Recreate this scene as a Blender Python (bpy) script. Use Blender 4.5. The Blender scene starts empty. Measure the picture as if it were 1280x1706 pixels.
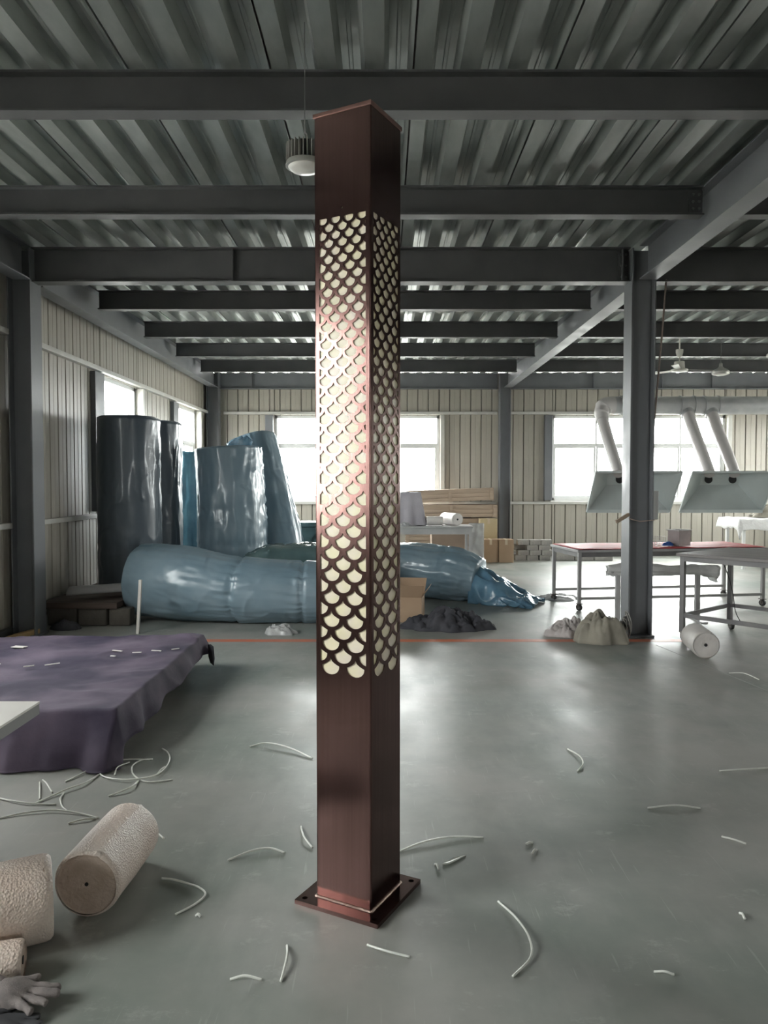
import bpy, bmesh, math, random
from mathutils import Vector, Matrix, noise

R = math.radians
random.seed(7)
S = bpy.context.scene
COL = S.collection

# ------------------------------------------------------------------ camera, sky, exposure
cam = bpy.data.cameras.new('camera')
cam.sensor_fit = 'HORIZONTAL'; cam.sensor_width = 36.0; cam.lens = 36.0
cam.clip_end = 300
cam_ob = bpy.data.objects.new('camera', cam); COL.objects.link(cam_ob)
cam_ob.location = (0, 0, 1.6)
cam_ob.rotation_euler = (R(90) - math.atan(48 / 1280), 0, 0)
S.camera = cam_ob

world = bpy.data.worlds.new('overcast_sky'); S.world = world
world.use_nodes = True
bg = world.node_tree.nodes['Background']
bg.inputs['Color'].default_value = (1.0, 0.975, 0.95, 1)
bg.inputs['Strength'].default_value = 11.0

S.view_settings.view_transform = 'Standard'
S.view_settings.look = 'None'
S.view_settings.exposure = 1.55
S.view_settings.gamma = 1.0
S.view_settings.use_curve_mapping = False
S.cycles.use_denoising = True
S.cycles.max_bounces = 12
S.cycles.diffuse_bounces = 6
S.cycles.glossy_bounces = 4
S.cycles.transparent_max_bounces = 12
S.cycles.sample_clamp_indirect = 6.0

# ------------------------------------------------------------------ materials
MATS = {}
def mat(name, c1, c2=None, scale=4.0, rough=0.5, rough2=None, metal=0.0, bump=0.0, bscale=40.0,
        stretch=(1, 1, 1), bstretch=(1, 1, 1), coat=0.0, sss=0.0, detail=5.0, lo=0.35, hi=0.65, trans=0.0, spec=0.5, btype='noise', bdist=0.02):
    m = bpy.data.materials.new(name); m.use_nodes = True
    nt = m.node_tree; N = nt.nodes; L = nt.links
    b = N['Principled BSDF']
    b.inputs['Base Color'].default_value = (*c1, 1)
    b.inputs['Roughness'].default_value = rough
    b.inputs['Metallic'].default_value = metal
    b.inputs['Specular IOR Level'].default_value = spec
    if coat: b.inputs['Coat Weight'].default_value = coat; b.inputs['Coat Roughness'].default_value = 0.12
    if sss:
        b.inputs['Subsurface Weight'].default_value = sss
        b.inputs['Subsurface Radius'].default_value = (0.05, 0.045, 0.04)
    if trans: b.inputs['Transmission Weight'].default_value = trans
    tc = N.new('ShaderNodeTexCoord')
    if c2 is not None or rough2 is not None:
        mp = N.new('ShaderNodeMapping'); mp.inputs['Scale'].default_value = stretch
        L.new(tc.outputs['Object'], mp.inputs['Vector'])
        nz = N.new('ShaderNodeTexNoise'); nz.inputs['Scale'].default_value = scale
        nz.inputs['Detail'].default_value = detail
        L.new(mp.outputs['Vector'], nz.inputs['Vector'])
        rp = N.new('ShaderNodeMapRange'); rp.inputs['From Min'].default_value = lo; rp.inputs['From Max'].default_value = hi
        L.new(nz.outputs['Fac'], rp.inputs['Value'])
        if c2 is not None:
            mx = N.new('ShaderNodeMix'); mx.data_type = 'RGBA'
            mx.inputs[6].default_value = (*c1, 1); mx.inputs[7].default_value = (*c2, 1)
            L.new(rp.outputs['Result'], mx.inputs[0]); L.new(mx.outputs[2], b.inputs['Base Color'])
        if rough2 is not None:
            mr = N.new('ShaderNodeMapRange')
            mr.inputs['To Min'].default_value = rough; mr.inputs['To Max'].default_value = rough2
            L.new(rp.outputs['Result'], mr.inputs['Value']); L.new(mr.outputs['Result'], b.inputs['Roughness'])
    if bump:
        mp2 = N.new('ShaderNodeMapping'); mp2.inputs['Scale'].default_value = bstretch
        L.new(tc.outputs['Object'], mp2.inputs['Vector'])
        if btype == 'voronoi':
            n2 = N.new('ShaderNodeTexVoronoi'); n2.inputs['Scale'].default_value = bscale; out = n2.outputs['Distance']
        else:
            n2 = N.new('ShaderNodeTexNoise'); n2.inputs['Scale'].default_value = bscale; n2.inputs['Detail'].default_value = 4
            out = n2.outputs['Fac']
            if btype == 'crease': n2.noise_type = 'RIDGED_MULTIFRACTAL'; n2.inputs['Distortion'].default_value = 1.2; n2.inputs['Detail'].default_value = 3
        L.new(mp2.outputs['Vector'], n2.inputs['Vector'])
        bp = N.new('ShaderNodeBump'); bp.inputs['Strength'].default_value = bump; bp.inputs['Distance'].default_value = bdist
        L.new(out, bp.inputs['Height']); L.new(bp.outputs['Normal'], b.inputs['Normal'])
    MATS[name] = m
    return m

def floor_material():
    m = bpy.data.materials.new('green_grey_floor_paint'); m.use_nodes = True
    nt = m.node_tree; N = nt.nodes; L = nt.links; b = N['Principled BSDF']
    tc = N.new('ShaderNodeTexCoord')
    def noise_(scale, stretch=(1, 1, 1), detail=6, rough=0.6):
        mp = N.new('ShaderNodeMapping'); mp.inputs['Scale'].default_value = stretch
        L.new(tc.outputs['Object'], mp.inputs['Vector'])
        n = N.new('ShaderNodeTexNoise'); n.inputs['Scale'].default_value = scale
        n.inputs['Detail'].default_value = detail; n.inputs['Roughness'].default_value = rough
        L.new(mp.outputs['Vector'], n.inputs['Vector']); return n.outputs['Fac']
    def rng(src, a, c, d=0.0, e=1.0):
        r = N.new('ShaderNodeMapRange'); r.inputs['From Min'].default_value = a; r.inputs['From Max'].default_value = c
        r.inputs['To Min'].default_value = d; r.inputs['To Max'].default_value = e
        L.new(src, r.inputs['Value']); return r.outputs['Result']
    def mix(f, a, c):
        x = N.new('ShaderNodeMix'); x.data_type = 'RGBA'
        L.new(f, x.inputs[0])
        if isinstance(a, tuple): x.inputs[6].default_value = (*a, 1)
        else: L.new(a, x.inputs[6])
        x.inputs[7].default_value = (*c, 1); return x.outputs[2]
    c = mix(rng(noise_(0.7), 0.36, 0.62), (0.190, 0.218, 0.194), (0.345, 0.335, 0.312))        # green paint / grey wear
    c = mix(rng(noise_(2.4, (1, 0.4, 1)), 0.50, 0.72, 0, 0.55), c, (0.40, 0.395, 0.375))       # dusty swept streaks
    c = mix(rng(noise_(5.0, (0.7, 1, 1), 8, 0.75), 0.58, 0.70, 0, 0.55), c, (0.47, 0.46, 0.445))  # pale scuffs
    c = mix(rng(noise_(1.3, (1, 1, 1), 7, 0.7), 0.60, 0.72, 0, 0.5), c, (0.19, 0.217, 0.197))    # bare green islands
    c = mix(rng(noise_(60.0, (1, 0.05, 1), 2), 0.66, 0.72, 0, 0.25), c, (0.50, 0.495, 0.48))    # fine pale scratches
    L.new(c, b.inputs['Base Color'])
    L.new(rng(noise_(1.6, (1, 0.5, 1)), 0.35, 0.7, 0.30, 0.52), b.inputs['Roughness'])
    bp = N.new('ShaderNodeBump'); bp.inputs['Strength'].default_value = 0.06; bp.inputs['Distance'].default_value = 0.01
    L.new(noise_(14.0), bp.inputs['Height']); L.new(bp.outputs['Normal'], b.inputs['Normal'])
    MATS['floor'] = m

def glass_material():
    m = bpy.data.materials.new('window_glass'); m.use_nodes = True
    nt = m.node_tree; N = nt.nodes; L = nt.links
    N.remove(N['Principled BSDF'])
    t = N.new('ShaderNodeBsdfTransparent'); t.inputs['Color'].default_value = (0.93, 0.96, 0.96, 1)
    g = N.new('ShaderNodeBsdfGlossy'); g.inputs['Roughness'].default_value = 0.03
    lf = N.new('ShaderNodeLayerWeight'); lf.inputs['Blend'].default_value = 0.5
    pw = N.new('ShaderNodeMath'); pw.operation = 'POWER'; pw.inputs[1].default_value = 5.0; L.new(lf.outputs['Facing'], pw.inputs[0])
    lw = N.new('ShaderNodeMath'); lw.operation = 'MULTIPLY_ADD'; lw.inputs[1].default_value = 0.6; lw.inputs[2].default_value = 0.03; L.new(pw.outputs[0], lw.inputs[0])
    mx = N.new('ShaderNodeMixShader')
    L.new(lw.outputs[0], mx.inputs[0]); L.new(t.outputs[0], mx.inputs[1]); L.new(g.outputs[0], mx.inputs[2])
    L.new(mx.outputs[0], N['Material Output'].inputs['Surface'])
    MATS['glass'] = m

def film_material(name, c1, c2, alpha, rough=0.2):
    """thin clear-ish polythene: tinted gloss sheet letting part of the light straight through"""
    m = mat(name, c1, c2, scale=6, rough=rough, bump=0.6, bscale=9, bdist=0.03, coat=0.4)
    m.node_tree.nodes['Principled BSDF'].inputs['Alpha'].default_value = alpha
    return m

floor_material(); glass_material()
mat('ground', (0.45, 0.44, 0.42), (0.38, 0.38, 0.36), scale=0.5, rough=0.9)
mat('panel', (0.40, 0.37, 0.315), (0.365, 0.338, 0.29), scale=1.2, rough=0.45, bump=0.10, bscale=60, bstretch=(1, 1, 0.01))
mat('panel_back', (0.10, 0.095, 0.085), rough=0.8)
mat('girt', (0.55, 0.54, 0.50), (0.46, 0.45, 0.42), scale=3, rough=0.45)
mat('steel', (0.070, 0.070, 0.073), (0.095, 0.094, 0.096), scale=2.5, rough=0.42, rough2=0.6, bump=0.05, bscale=30)
mat('steel_light', (0.145, 0.15, 0.163), (0.175, 0.18, 0.19), scale=2.5, rough=0.42, rough2=0.6, bump=0.05, bscale=30)
mat('deck', (0.40, 0.425, 0.405), (0.33, 0.352, 0.335), scale=9, rough=0.34, rough2=0.42, metal=0.55, stretch=(1, 0.3, 1), bump=0.0, bscale=70, bstretch=(1, 0.25, 1))
mat('white_pvc', (0.70, 0.70, 0.69), (0.62, 0.62, 0.61), scale=3, rough=0.35)
mat('bronze', (0.150, 0.086, 0.078), (0.130, 0.074, 0.067), scale=14, rough=0.14, rough2=0.20, metal=0.95, stretch=(6, 6, 0.12), bump=0.015, bscale=60, bstretch=(6, 6, 0.06), detail=6)
mat('bronze_cap', (0.24, 0.135, 0.11), (0.19, 0.105, 0.09), scale=10, rough=0.4, metal=0.8)
mat('weld', (0.55, 0.42, 0.36), rough=0.3, metal=0.9, bump=0.5, bscale=120)
mat('cream', (0.86, 0.78, 0.52), (0.86, 0.76, 0.63), scale=9, rough=0.3)
mat('black', (0.012, 0.012, 0.013), rough=0.6)
mat('bolt', (0.20, 0.20, 0.20), rough=0.4, metal=0.6)
mat('alu', (0.50, 0.49, 0.46), rough=0.4, metal=0.5)
mat('lens', (0.80, 0.78, 0.74), rough=0.3, sss=0.2)
mat('fan_white', (0.66, 0.64, 0.58), rough=0.4)
mat('duct', (0.50, 0.50, 0.50), (0.42, 0.42, 0.43), scale=5, rough=0.32, rough2=0.45, metal=0.55)
mat('hood', (0.56, 0.61, 0.605), (0.50, 0.55, 0.545), scale=2.5, rough=0.4)
mat('hose', (0.56, 0.53, 0.52), rough=0.45)
mat('blue_film', (0.17, 0.25, 0.305), (0.23, 0.31, 0.365), scale=2.2, rough=0.28, rough2=0.42, bump=0.55, bscale=3.4, btype='crease', bstretch=(1, 1, 1), bdist=0.045, coat=0.35)
mat('dark_film', (0.075, 0.10, 0.128), (0.11, 0.138, 0.165), scale=2.0, rough=0.3, rough2=0.42, bump=0.55, bscale=3.4, btype='crease', bdist=0.045, coat=0.3, stretch=(1, 1, 0.3))
mat('teal_film', (0.05, 0.12, 0.155), (0.085, 0.17, 0.205), scale=3, rough=0.25, bump=0.55, bscale=3.4, btype='crease', bdist=0.045, coat=0.4)
mat('green_film', (0.075, 0.125, 0.13), (0.115, 0.18, 0.185), scale=3, rough=0.2, bump=0.55, bscale=3.4, btype='crease', bdist=0.05, coat=0.5)
film_material('loose_film', (0.19, 0.36, 0.50), (0.13, 0.26, 0.38), 0.75)
film_material('clear_film', (0.60, 0.60, 0.60), (0.50, 0.50, 0.50), 0.72, 0.25)
mat('foam', (0.64, 0.52, 0.45), (0.72, 0.62, 0.55), scale=6, rough=0.38, sss=0.25, bump=0.6, bscale=130, btype='voronoi', bdist=0.005)
mat('foam_end', (0.46, 0.36, 0.29), (0.54, 0.43, 0.36), scale=25, rough=0.6, sss=0.25, bump=0.3, bscale=80)
mat('foam_white', (0.66, 0.62, 0.59), (0.60, 0.56, 0.54), scale=8, rough=0.4, sss=0.3, bump=0.4, bscale=70, btype='voronoi', bdist=0.004)
mat('purple_cloth', (0.026, 0.019, 0.042), (0.115, 0.088, 0.125), scale=2.0, detail=9, rough=0.85, bump=0.25, bscale=55, bdist=0.006, lo=0.38, hi=0.72)
mat('dark_cloth', (0.035, 0.036, 0.045), (0.06, 0.058, 0.068), scale=5, rough=0.85, bump=0.25, bscale=60, bdist=0.006)
mat('sack', (0.34, 0.31, 0.255), (0.24, 0.22, 0.185), scale=5, rough=0.85, bump=0.3, bscale=70, bdist=0.006)
mat('pink_film', (0.50, 0.45, 0.44), (0.42, 0.38, 0.37), scale=6, rough=0.45, bump=0.3, bscale=25)
mat('cardboard', (0.37, 0.25, 0.165), (0.41, 0.285, 0.19), scale=3, rough=0.8)
mat('cardboard_dark', (0.26, 0.19, 0.145), (0.30, 0.22, 0.165), scale=3, rough=0.8)
mat('cardboard_yellow', (0.48, 0.39, 0.24), (0.52, 0.43, 0.27), scale=3, rough=0.8)
mat('tape', (0.55, 0.45, 0.33), rough=0.3)
mat('wood', (0.38, 0.29, 0.215), (0.29, 0.22, 0.165), scale=4, rough=0.7, stretch=(0.3, 4, 4))
mat('wood_bright', (0.62, 0.42, 0.20), (0.50, 0.33, 0.15), scale=5, rough=0.6, stretch=(4, 0.5, 4))
mat('wood_dark', (0.11, 0.08, 0.065), (0.07, 0.05, 0.042), scale=4, rough=0.8, stretch=(0.4, 4, 4))
mat('concrete', (0.36, 0.34, 0.315), (0.27, 0.255, 0.24), scale=8, rough=0.9, bump=0.4, bscale=50)
mat('concrete_dark', (0.13, 0.115, 0.10), (0.09, 0.08, 0.07), scale=6, rough=0.9, bump=0.4, bscale=40)
mat('table_steel', (0.165, 0.16, 0.165), (0.22, 0.21, 0.21), scale=5, rough=0.45, metal=0.2)
mat('table_top', (0.26, 0.235, 0.23), (0.20, 0.18, 0.18), scale=3, rough=0.45, stretch=(0.4, 3, 1))
mat('pale_steel', (0.42, 0.41, 0.41), (0.35, 0.34, 0.34), scale=4, rough=0.45)
mat('red_sheet', (0.52, 0.045, 0.05), (0.42, 0.03, 0.035), scale=4, rough=0.55, bump=0.3, bscale=12)
mat('blue_rag', (0.03, 0.09, 0.30), rough=0.8)
mat('rubber', (0.035, 0.033, 0.033), rough=0.6)
mat('caster_grey', (0.20, 0.18, 0.17), rough=0.5, metal=0.3)
mat('white_cloth', (0.66, 0.65, 0.64), (0.58, 0.57, 0.56), scale=6, rough=0.85, bump=0.5, bscale=30)
mat('lilac_cloth', (0.40, 0.37, 0.40), (0.34, 0.315, 0.345), scale=3, rough=0.85, bump=0.2, bscale=40)
mat('white_board', (0.66, 0.63, 0.60), (0.61, 0.58, 0.55), scale=2, rough=0.4)
mat('grey_edge', (0.22, 0.22, 0.22), rough=0.6)
mat('strip', (0.82, 0.82, 0.77), (0.72, 0.73, 0.68), scale=30, rough=0.35)
mat('orange_paint', (0.66, 0.15, 0.06), (0.52, 0.20, 0.12), scale=6, rough=0.4, lo=0.3, hi=0.75)
mat('joint', (0.36, 0.37, 0.35), rough=0.7)
mat('glove', (0.27, 0.235, 0.225), (0.20, 0.175, 0.17), scale=30, rough=0.9, bump=0.6, bscale=260, bdist=0.003)
mat('rubber_glove', (0.055, 0.055, 0.06), rough=0.7)
mat('rope', (0.33, 0.26, 0.23), rough=0.8)
mat('box_metal', (0.26, 0.22, 0.22), (0.33, 0.29, 0.285), scale=5, rough=0.4, metal=0.3)
mat('wire', (0.55, 0.55, 0.53), rough=0.4)

# ------------------------------------------------------------------ mesh helpers
class MB:
    def __init__(self): self.v = []; self.f = []
    def quadbox(self, p):
        i = len(self.v); self.v += [tuple(q) for q in p]
        for q in ((0, 3, 2, 1), (4, 5, 6, 7), (0, 1, 5, 4), (1, 2, 6, 5), (2, 3, 7, 6), (3, 0, 4, 7)):
            self.f.append(tuple(i + k for k in q))
        return self
    def box(self, x0, x1, y0, y1, z0, z1):
        return self.quadbox([(x0, y0, z0), (x1, y0, z0), (x1, y1, z0), (x0, y1, z0), (x0, y0, z1), (x1, y0, z1), (x1, y1, z1), (x0, y1, z1)])
    def bar(self, p0, p1, w, h, up=(0, 0, 1)):
        """rectangular bar from p0 to p1"""
        p0 = Vector(p0); p1 = Vector(p1); d = (p1 - p0).normalized(); u = Vector(up)
        s = d.cross(u)
        if s.length < 1e-4: s = d.cross(Vector((1, 0, 0)))
        s.normalize(); t = s.cross(d)
        a, b = s * w / 2, t * h / 2
        return self.quadbox([p0 - a - b, p0 + a - b, p1 + a - b, p1 - a - b, p0 - a + b, p0 + a + b, p1 + a + b, p1 - a + b])
    def tube(self, path, rad, n=12, caps=True, closed=False):
        path = [Vector(p) for p in path]; m = len(path)
        if not isinstance(rad, (list, tuple)): rad = [rad] * m
        prev = None; base = len(self.v)
        for i, p in enumerate(path):
            d = (path[min(i + 1, m - 1)] - path[max(i - 1, 0)]).normalized()
            if prev is None:
                s = d.cross(Vector((0, 0, 1)))
                if s.length < 0.05: s = d.cross(Vector((1, 0, 0)))
            else:
                s = prev - d * prev.dot(d)
            s.normalize(); prev = s; t = s.cross(d)
            for k in range(n):
                a = 2 * math.pi * k / n
                self.v.append(tuple(p + (s * math.cos(a) + t * math.sin(a)) * rad[i]))
        for i in range(m - 1):
            for k in range(n):
                k2 = (k + 1) % n
                self.f.append((base + i * n + k, base + i * n + k2, base + (i + 1) * n + k2, base + (i + 1) * n + k))
        if caps:
            self.f.append(tuple(base + k for k in reversed(range(n))))
            self.f.append(tuple(base + (m - 1) * n + k for k in range(n)))
        return self
    def lathe(self, prof, n=24, c=(0, 0, 0)):
        base = len(self.v); m = len(prof)
        for r, z in prof:
            for k in range(n):
                a = 2 * math.pi * k / n
                self.v.append((c[0] + r * math.cos(a), c[1] + r * math.sin(a), c[2] + z))
        for i in range(m - 1):
            for k in range(n):
                k2 = (k + 1) % n
                self.f.append((base + i * n + k, base + i * n + k2, base + (i + 1) * n + k2, base + (i + 1) * n + k))
        self.f.append(tuple(base + k for k in reversed(range(n))))
        self.f.append(tuple(base + (m - 1) * n + k for k in range(n)))
        return self
    def grid(self, fn, nu, nv):
        base = len(self.v)
        for j in range(nv + 1):
            for i in range(nu + 1): self.v.append(tuple(fn(i / nu, j / nv)))
        for j in range(nv):
            for i in range(nu):
                a = base + j * (nu + 1) + i
                self.f.append((a, a + 1, a + nu + 2, a + nu + 1))
        return self
    def mesh(self, name, material, smooth=False, clean=False):
        me = bpy.data.meshes.new(name); me.from_pydata(self.v, [], self.f)
        if clean:
            bm = bmesh.new(); bm.from_mesh(me); bmesh.ops.remove_doubles(bm, verts=bm.verts, dist=1e-5)
            bmesh.ops.recalc_face_normals(bm, faces=bm.faces); bm.to_mesh(me); bm.free()
        me.materials.append(MATS[material] if isinstance(material, str) else material)
        if smooth:
            for p in me.polygons: p.use_smooth = True
            if smooth == 'angle':
                me.set_sharp_from_angle(angle=R(38))
        me.update(); return me
    def build(self, name, material, parent=None, smooth=False, loc=(0, 0, 0), bevel=0, clean=False):
        o = bpy.data.objects.new(name, self.mesh(name, material, smooth, clean)); COL.objects.link(o)
        o.location = loc; o.parent = parent
        if bevel:
            b = o.modifiers.new('bevel', 'BEVEL'); b.width = bevel; b.segments = 2; b.limit_method = 'ANGLE'
        return o

def tag(o, label, cat, group=None):
    o['label'] = label; o['category'] = cat
    if group: o['group'] = group
    return o
def thing(name, label, cat, loc=(0, 0, 0), rz=0.0, group=None):
    o = bpy.data.objects.new(name, None); COL.objects.link(o); o.empty_display_size = 0.1
    o.location = loc; o.rotation_euler = (0, 0, rz)
    return tag(o, label, cat, group)
def struct(o): o['kind'] = 'structure'; return o
def inst(mesh, name, parent=None, loc=(0, 0, 0), rot=(0, 0, 0)):
    o = bpy.data.objects.new(name, mesh); COL.objects.link(o); o.location = loc; o.rotation_euler = rot; o.parent = parent
    return o
def solidify(o, t, off=0.0):
    m = o.modifiers.new('thickness', 'SOLIDIFY'); m.thickness = t; m.offset = off; return o
def nz(p, s=1.0, seed=0.0):
    return noise.noise(Vector((p[0] * s + seed * 13.7, p[1] * s - seed * 7.1, p[2] * s + seed * 3.3)))
def ridge(p, s=1.0, seed=0.0): return 1 - abs(nz(p, s, seed)) * 2
def smooth_path(pts, n=6):
    pts = [Vector(p) for p in pts]
    if len(pts) < 3: return [pts[0].lerp(pts[-1], i / n) for i in range(n + 1)]
    out = []
    for i in range(len(pts) - 1):
        p0 = pts[max(i - 1, 0)]; p1 = pts[i]; p2 = pts[i + 1]; p3 = pts[min(i + 2, len(pts) - 1)]
        for k in range(n):
            t = k / n
            out.append(0.5 * ((2 * p1) + (p2 - p0) * t + (2 * p0 - 5 * p1 + 4 * p2 - p3) * t * t + (3 * p1 - p0 - 3 * p2 + p3) * t ** 3))
    out.append(pts[-1]); return out

# ------------------------------------------------------------------ the building
XL, XR, YF, YB = -3.95, 9.3, -6.0, 17.15
ZD = 4.02          # underside of the roof deck
HD = 0.085         # deck rib height
SILL, LINT = 1.22, 3.10
struct(MB().box(-60, 70, -60, 90, -0.4, -0.2).build('ground', 'ground'))
floor = struct(MB().box(XL - 0.2, XR + 0.2, YF - 0.2, YB + 0.2, -0.2, 0).build('floor', 'floor'))
MB().bar((2.695, 7.55, 0.0006), (3.12, 4.85, 0.0006), 0.008, 0.0012).build('joint', 'joint', floor)

# roof deck: separate trapezoid sheets, three ribs each
PITCH = 0.278; SHEET = PITCH * 3
ceiling = struct(MB().box(XL - 0.2, XR + 0.2, YF - 0.2, YB + 0.2, ZD + HD + 0.02, ZD + HD + 0.12).build('ceiling', 'concrete'))
def deck_mesh():
    prof = []
    for i in range(3):
        x = i * PITCH
        prof += [(x + (0.008 if i == 0 else 0.004), 0), (x + 0.11, 0), (x + 0.137, HD),
                 (x + 0.178, HD), (x + 0.184, HD - 0.007), (x + 0.200, HD - 0.007), (x + 0.206, HD), (x + 0.247, HD), (x + 0.274, 0)]
    m = MB(); n = len(prof)
    for y in (YF, YB): m.v += [(x, y, z) for x, z in prof]
    for i in range(n - 1): m.f.append((i, i + 1, n + i + 1, n + i))
    # turned-down lap lip that shows as a dark seam between sheets
    b = len(m.v); m.v += [(0.008, YF, 0), (0.008, YB, 0), (0.008, YB, 0.03), (0.008, YF, 0.03)]; m.f.append((b, b + 1, b + 2, b + 3))
    return m.mesh('deck_sheet', 'deck')
dm = deck_mesh()
x = XL - 0.05
while x < XR:
    inst(dm, 'deck_sheet', ceiling, (x, 0, ZD)); x += SHEET

# walls: a dark core with recessed joints and one board per panel
PANELS = {}
def panel_mesh(w, h):
    k = (round(w, 3), round(h, 3))
    if k not in PANELS:
        g = 0.006; m = MB()
        if w < 0.05: m.box(g, w - g, -0.03, 0, 0, h)
        else:
            xs = [(g, -0.016), (g + 0.010, -0.030), (w * 0.5 - 0.008, -0.030), (w * 0.5, -0.027), (w * 0.5 + 0.008, -0.030), (w - g - 0.010, -0.030), (w - g, -0.016), (w - g, 0.0), (g, 0.0)]
            n = len(xs)
            m.v = [(a, b, 0) for a, b in xs] + [(a, b, h) for a, b in xs]
            for i in range(n): j = (i + 1) % n; m.f.append((i, j, n + j, n + i))
            m.f.append(tuple(reversed(range(n)))); m.f.append(tuple(range(n, 2 * n)))
        PANELS[k] = m.mesh('panel', 'panel', clean=True)
    return PANELS[k]
def build_wall(name, a0, a1, to_world, rot, windows, ztop, panels=True, step=0.235):
    """a runs along the wall; to_world(a, d, z): d is depth outwards"""
    m = MB()
    def slab(p, q, z0, z1):
        c = [to_world(p, 0.0, z0), to_world(q, 0.0, z0), to_world(q, 0.12, z0), to_world(p, 0.12, z0)]
        m.quadbox(c + [(v[0], v[1], z1) for v in c])
    cur = a0
    for (w0, w1) in sorted(windows):
        slab(cur, w0, 0, ztop); slab(w0, w1, 0, SILL); slab(w0, w1, LINT, ztop); cur = w1
    slab(cur, a1, 0, ztop)
    wall = struct(m.build(name, 'panel_back' if panels else 'panel', clean=True))
    if panels:
        cuts = [a0]; t = a0
        while t < a1 - 1e-6:
            t = min(t + step, a1); cuts.append(t)
        for (w0, w1) in windows: cuts += [w0, w1]
        cuts = sorted(cuts)
        for p, q in zip(cuts, cuts[1:]):
            if q - p < 0.02: continue
            c = (p + q) / 2; inside = any(w0 < c < w1 for w0, w1 in windows)
            for z0, z1 in (((0, SILL), (LINT, ztop)) if inside else ((0, ztop),)):
                inst(panel_mesh(q - p, z1 - z0), 'panel', wall, to_world(p, 0.0, z0), rot)
    return wall
WTOP = ZD + 0.02
WIN_L = [(0.36, 1.96), (4.7, 6.3), (10.66, 12.25), (14.5, 16.1)]
WIN_B = [(-2.43, 1.23), (3.74, 7.59)]
WIN_R = [(10.66, 12.25), (14.5, 16.1)]
WIN_FILL = [(4.4, 6.0)]  # unseen front window, added to light the right column and hoods
def left_world(a, d, z): return (XL - d, a, z)
wl = build_wall('wall_left', YF, YB, left_world, (0, 0, R(90)), WIN_L, WTOP)
wb = build_wall('wall_back', XL, XR, lambda a, d, z: (a, YB + d, z), (0, 0, 0), WIN_B, WTOP)
build_wall('wall_right', YF, YB, lambda a, d, z: (XR + d, a, z), (0, 0, 0), WIN_R, WTOP, panels=False)
build_wall('wall_front', XL, XR, lambda a, d, z: (a, YF - d, z), (0, 0, 0), WIN_FILL, WTOP, panels=False)

WINN = [0]
def window(a0, a1, to_world, lower, upper, ztr):
    """outer frame, transom, upper fixed lights and lower sliding sashes, each pane separate; a sky portal behind"""
    WINN[0] += 1
    c = to_world((a0 + a1) / 2, 0.03, SILL)
    root = bpy.data.objects.new('window_%d' % WINN[0], None); COL.objects.link(root); root.location = c; struct(root)
    def bx(m, p, q, z0, z1, d0, d1):
        pts = [Vector(to_world(p, d0, z0)), Vector(to_world(q, d0, z0)), Vector(to_world(q, d1, z0)), Vector(to_world(p, d1, z0))]
        pts = [v - Vector(c) for v in pts]
        m.quadbox(pts + [v + Vector((0, 0, z1 - z0)) for v in pts]); return m
    fw = 0.055
    m = MB(); bx(m, a0, a1, SILL, SILL + fw, 0, .09); bx(m, a0, a1, LINT - fw, LINT, 0, .09); bx(m, a0, a0 + fw, SILL, LINT, 0, .09); bx(m, a1 - fw, a1, SILL, LINT, 0, .09)
    m.build('window_frame', 'white_pvc', root, clean=False)
    bx(MB(), a0 + fw, a1 - fw, ztr - .03, ztr + .03, 0.01, .08).build('transom', 'white_pvc', root)
    bx(MB(), a0 - .03, a1 + .03, SILL - .035, SILL, -.06, .02).build('window_sill', 'white_pvc', root)
    w = (a1 - a0 - 2 * fw) / upper
    for i in range(upper):
        p = a0 + fw + i * w
        if i: bx(MB(), p - .02, p + .02, ztr + .03, LINT - fw, .02, .07).build('mullion', 'white_pvc', root)
        bx(MB(), p + .005, p + w - .005, ztr + .02, LINT - fw + .01, .045, .049).build('pane', 'glass', root)
    w = (a1 - a0 - 2 * fw) / lower
    for i in range(lower):
        p = a0 + fw + i * w; q = p + w; d = .02 if i % 2 else .05; z0, z1 = SILL + fw, ztr - .03; s = .042
        m = MB(); bx(m, p, q, z0, z0 + s, d, d + .028); bx(m, p, q, z1 - s, z1, d, d + .028); bx(m, p, p + s, z0 + s, z1 - s, d, d + .028); bx(m, q - s, q, z0 + s, z1 - s, d, d + .028)
        sash = m.build('sash', 'white_pvc', root)
        bx(MB(), p + s, q - s, z0 + s, z1 - s, d + .012, d + .016).build('pane', 'glass', sash)
    # sky portal (emits nothing itself, guides sampling of the sky through the opening)
    L = bpy.data.lights.new('window_portal', 'AREA'); L.shape = 'RECTANGLE'; L.size = a1 - a0; L.size_y = LINT - SILL
    L.cycles.is_portal = True
    lo = bpy.data.objects.new('window_portal', L); COL.objects.link(lo)
    po = Vector(to_world((a0 + a1) / 2, 0.14, (SILL + LINT) / 2)); lo.location = po
    inward = Vector(to_world(0, 0, 0)) - Vector(to_world(0, 1, 0))
    lo.rotation_euler = inward.to_track_quat('-Z', 'Z').to_euler()
for a, b in WIN_L: window(a, b, left_world, 2, 1, 2.42)
for a, b in WIN_B: window(a, b, lambda a, d, z: (a, YB + d, z), 4, 4, 2.45)
for a, b in WIN_R: window(a, b, lambda a, d, z: (XR + d, a, z), 2, 1, 2.42)
for a, b in WIN_FILL: window(a, b, lambda a, d, z: (a, YF - d, z), 4, 4, 2.45)  # added fill window, out of view

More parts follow.
